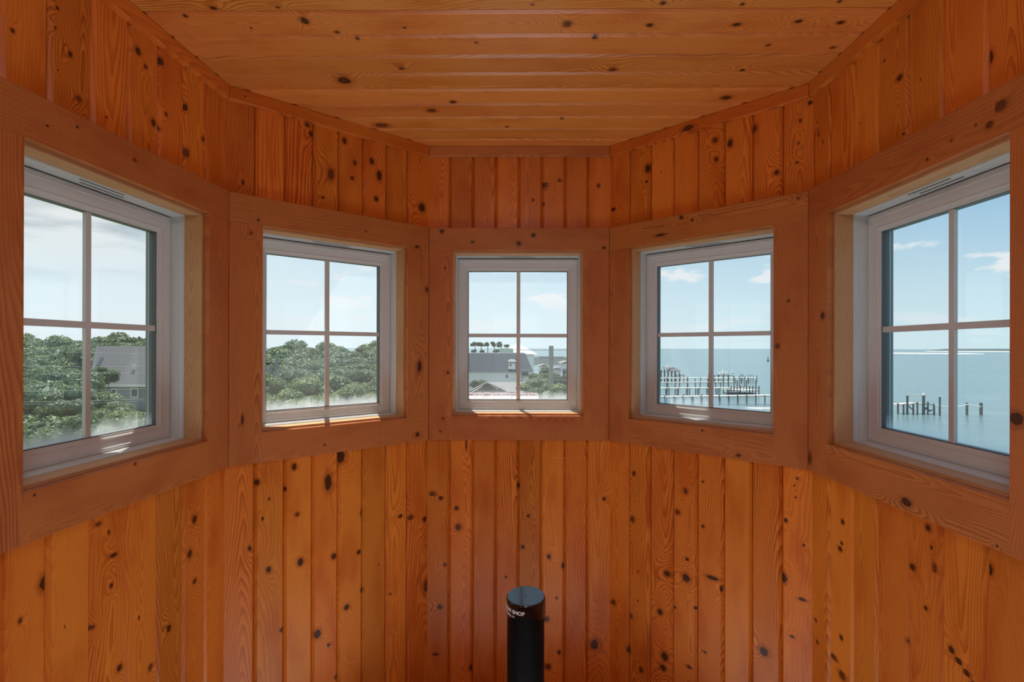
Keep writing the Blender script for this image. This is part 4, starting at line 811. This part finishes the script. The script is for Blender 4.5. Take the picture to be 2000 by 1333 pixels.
pier('farthest pier from the shore carrying the boat lifts and ending in a low platform', Yof(746.5), 1262, 1479, 739.3, 746, 20, 2, 6, rise=.4, thick=.2, slope=-1.5, width=2.4)
# T-head platform with benches
Y = Yof(770); h = root('pier_platform', (A(1455, 0, Y).x, Y, SEA), 'broad pier-head platform with white railings at the end of the second pier', 'platform')
x0, x1 = A(1426, 0, Y).x, A(1480, 0, Y).x; zd = A(0, 758.5, Y).z
mb = MB(); mb.box(x0, x1, Y - 1, Y + 6, zd - .3, zd); mb.build('deck', M['dock'], h)
for py in (753.2, 755.8): mb = MB(); zz = A(0, py, Y).z; mb.box(x0, x1, Y - 1, Y - .9, zz - .06, zz + .06); mb.build('rail', M['dock'], h)
for k in range(10):
    xx = x0 + (x1 - x0) * k / 9; mb = MB(); mb.tube((xx, Y - 1.05, SEA - 1), (xx, Y - 1.05, zd + (2.6 if k % 3 == 2 else 1.1)), .14, n=8); mb.build('piling', M['pile'], h)
for k in range(5):
    xx = x0 + (x1 - x0) * (k + .5) / 5; mb = MB(); mb.tube((xx, Y + 5.9, SEA - 1), (xx, Y + 5.9, zd + 3.2), .14, n=8); mb.build('piling', M['pile'], h)
mb = MB(); mb.box(x0, x1, Y + .5, Y + 3.5, A(0, 766.5, Y).z - .1, A(0, 766.5, Y).z + .12); mb.build('lower_landing', M['pile'], h)
# boat lifts
def boat(name, px0, px1, py, Y, label, m='cloth', hh=1.2):
    a, b = at(px0, py, Y), at(px1, py, Y); L = b.x - a.x; w = L * .16; o = root(name, ((a.x + b.x) / 2, Y, a.z), label, 'boat'); mb = MB(); n = 12; rings = []
    for k in range(n + 1):
        f = k / n; ww = w * (1 - max(0, (f - .55) / .45) ** 2 * .97); zk = hh * .35 * max(0, (f - .5)) ; x = a.x + L * f
        rings.append([Vector((x, Y - ww, a.z + hh + zk)), Vector((x, Y - ww * .75, a.z + .25)), Vector((x, Y, a.z + zk * .6)), Vector((x, Y + ww * .75, a.z + .25)), Vector((x, Y + ww, a.z + hh + zk))])
    for r0, r1 in zip(rings, rings[1:]):
        for k in range(4): mb.quad([r0[k], r0[k + 1], r1[k + 1], r1[k]], smooth=True)
        mb.quad([r0[4], r0[0], r1[0], r1[4]])
    mb.quad(rings[0]); mb.build('hull', M[m], o)
    mb = MB(); c = (a.x * .55 + b.x * .45); mb.box(c - L * .08, c + L * .1, Y - w * .5, Y + w * .5, a.z + hh, a.z + hh + .9); mb.build('console', M['cloth'], o)
def lift(label, px0, px1, ytop, ydeck, Y, n, roof=None, roofm='shingle'):
    h = root('boat_lift', (at((px0 + px1) / 2, 0, Y).x, Y, SEA), label, 'boat lift'); xa, xb = at(px0, 0, Y).x, at(px1, 0, Y).x
    zt, zd = at(0, ytop, Y).z, at(0, ydeck, Y).z
    for k in range(n):
        for dy in (0, 5.5):
            xx = xa + (xb - xa) * k / (n - 1); mb = MB(); mb.tube((xx, Y + dy, SEA - 1), (xx, Y + dy, zt + rnd.uniform(-.2, .5)), .16, n=8); mb.build('piling', M['pile'], h)
    mb = MB(); mb.box(xa, xb, Y - .2, Y + .7, zd - .2, zd); mb.build('deck', M['dock'], h)
    mb = MB(); mb.box(xa, xb, Y + .1, Y + .3, zt - .35, zt - .1); mb.build('lift_beam', M['grey'], h)
    if roof:
        x0, x1, z0, z1 = at(roof[0], 0, Y).x, at(roof[1], 0, Y).x, at(0, roof[3], Y).z, at(0, roof[2], Y).z; xm = (x0 + x1) / 2
        mb = MB(); ym = Y + 2.7; 
        poly(mb, [(x0, Y - .8, z0), (x1, Y - .8, z0), (xm + (x1 - x0) * .28, ym, z1), (xm - (x1 - x0) * .28, ym, z1)]); poly(mb, [(x0, Y + 6.2, z0), (x1, Y + 6.2, z0), (xm + (x1 - x0) * .28, ym, z1), (xm - (x1 - x0) * .28, ym, z1)])
        poly(mb, [(x0, Y - .8, z0), (x0, Y + 6.2, z0), (xm - (x1 - x0) * .28, ym, z1)]); poly(mb, [(x1, Y - .8, z0), (x1, Y + 6.2, z0), (xm + (x1 - x0) * .28, ym, z1)]); mb.build('roof', M[roofm], h)
YL = Yof(745)
lift('roofed boat lift farthest left in the front right window', 1293, 1328, 722, 733, YL, 6, (1311, 1331, 716.5, 722.5), 'shingle')
boat('boat', 1299, 1316, 722, YL + 2.5, 'white boat with a red stripe raised on the roofed boat lift', 'cloth', .9)
boat('boat', 1296, 1307, 720, YL + 5, 'small red-hulled boat at the left of the roofed lift', 'red', .5)
lift('low boat lift beside the roofed one', 1322, 1337, 729, 733.5, YL + 1, 3)
YM = Yof(744)
lift('open boat lift with many posts in the middle of the far pier', 1396, 1434, 730, 737, YM, 5)
boat('boat', 1404, 1424, 733.5, YM + 2.5, 'white boat on the open lift in the middle of the far pier', 'cloth', 1.0)
boat('boat', 1426, 1434, 731.5, YM + 2.5, 'small covered white boat at the right of the open lift', 'cloth', .7)
boat('boat', 1465, 1474, 741, YM + 1.2, 'small white skiff near the outer end of the far pier', 'cloth', .5)
boat('boat', 1449, 1458, 767, Yof(770) - 1.8, 'white dinghy hanging below the pier-head platform', 'cloth', .5)
for n_, (px, top, base) in enumerate(((1447, 731, 744), (1451, 732, 744), (1461, 733, 744), (1466, 732, 744), (1471, 733, 744), (1478, 734, 744))):
    Yp = Yof(base) + 2; q = at(px, top, Yp); mb = MB(); mb.tube((q.x, Yp, SEA - 1), (q.x, Yp, q.z), .15, n=8); tag(mb.build('mooring_pile', M['pile']), f'mooring pile, {ORD[n_ + 1]} from left by the outer end of the farthest pier', 'pile', 'mooring piles by the far pier')
q = at(1500, 697, 515); mb = MB(); mb.tube((q.x, 515, SEA - 1), (q.x, 515, SEA + 1.2), 1.2, .9, n=12); mb.tube((q.x, 515, SEA + 1.2), (q.x, 515, q.z), .45, .3, n=8); tag(mb.build('channel_marker', M['pile']), 'dark channel marker far out on the open water', 'buoy')
# pier ruin, right window
Y = Yof(806); h = root('pier_ruin', (A(1790, 0, Y).x, Y, SEA), 'broken stub of a wooden pier with tall posts standing alone in the water', 'pier')
xa, xm, xb = A(1754, 0, Y).x, A(1795, 0, Y).x, A(1824, 0, Y).x
mb = MB()
for (a, za), (b, zb) in (((1754, 790.5), (1771, 789)), ((1771, 789.8), (1786, 787.8)), ((1788, 787.5), (1803, 789)), ((1803, 787.8), (1826, 791))):
    p, q = at(a, za, Y), at(b, zb, Y); mb.hexa([[[(c.x, y, c.z - .22), (c.x, y, c.z)] for y in (Y, Y + 1.6)] for c in (p, q)])
mb.build('deck', M['dock'], h)
for px, top, base, r in ((1753, 788, 805, .16), (1764, 790, 804, .15), (1771.5, 773, 806, .19), (1783, 789, 804, .14), (1791, 786, 802, .14), (1803, 773, 808, .24), (1811.5, 785, 800, .14), (1823.5, 789, 804, .16)):
    q = at(px, top, Y); mb = MB(); mb.tube((q.x, Y - .1, SEA - 1), (q.x, Y - .1, q.z), r, n=10); mb.build('post', M['pile'], h)
for a, b in (((1775, 794), (1786, 804)), ((1805, 803), (1813, 794)), ((1806, 796), (1818, 804)), ((1812, 804), (1821, 801))):
    p, q = at(a[0], a[1], Y), at(b[0], b[1], Y); mb = MB(); mb.tube(p, q, .10, n=6); mb.build('brace', M['pile'], h)
mb = MB(); mb.tube(at(1771.5, 772.7, Y - .2), at(1803, 772.5, Y - .2), .10, n=6); mb.build('top_beam', M['dock'], h)
mb = MB(); q = at(1805, 771.5, Y); mb.box(q.x - .25, q.x + .25, Y - .3, Y + .2, q.z - .3, q.z + .2); mb.build('post_cap', M['cloth'], h)
for px, top, base, r, lab in ((1835.5, 776, 809, .16, 'tall lone pile just right of the broken pier'), (1888.5, 787, 808, .20, 'left of the two piles joined by a sagging line at the far right'), (1916, 787, 808, .26, 'outermost thick pile at the far right of the broken pier')):
    Yp = Yof(base); q = at(px, top, Yp); mb = MB(); mb.tube((q.x, Yp, SEA - 1), (q.x, Yp, q.z), r, n=10); tag(mb.build('mooring_pile', M['pile']), lab, 'pile')
def rope(a, b, sag, label):
    mb = MB(); a, b = Vector(a), Vector(b); P = [a.lerp(b, k / 10) - Vector((0, 0, sag * 4 * k / 10 * (1 - k / 10))) for k in range(11)]
    for q, s in zip(P, P[1:]): mb.tube(q, s, .09, n=6)
    tag(mb.build('mooring_line', M['cloth']), label, 'rope')
Yp = Yof(809)
rope(at(1826, 791.5, Yp), at(1889, 791, Yp), .35, 'pale mooring line running from the broken pier to the two far piles')
rope(at(1889, 790.5, Yp), at(1916, 795, Yp), .0, 'pale line between the two outermost piles')
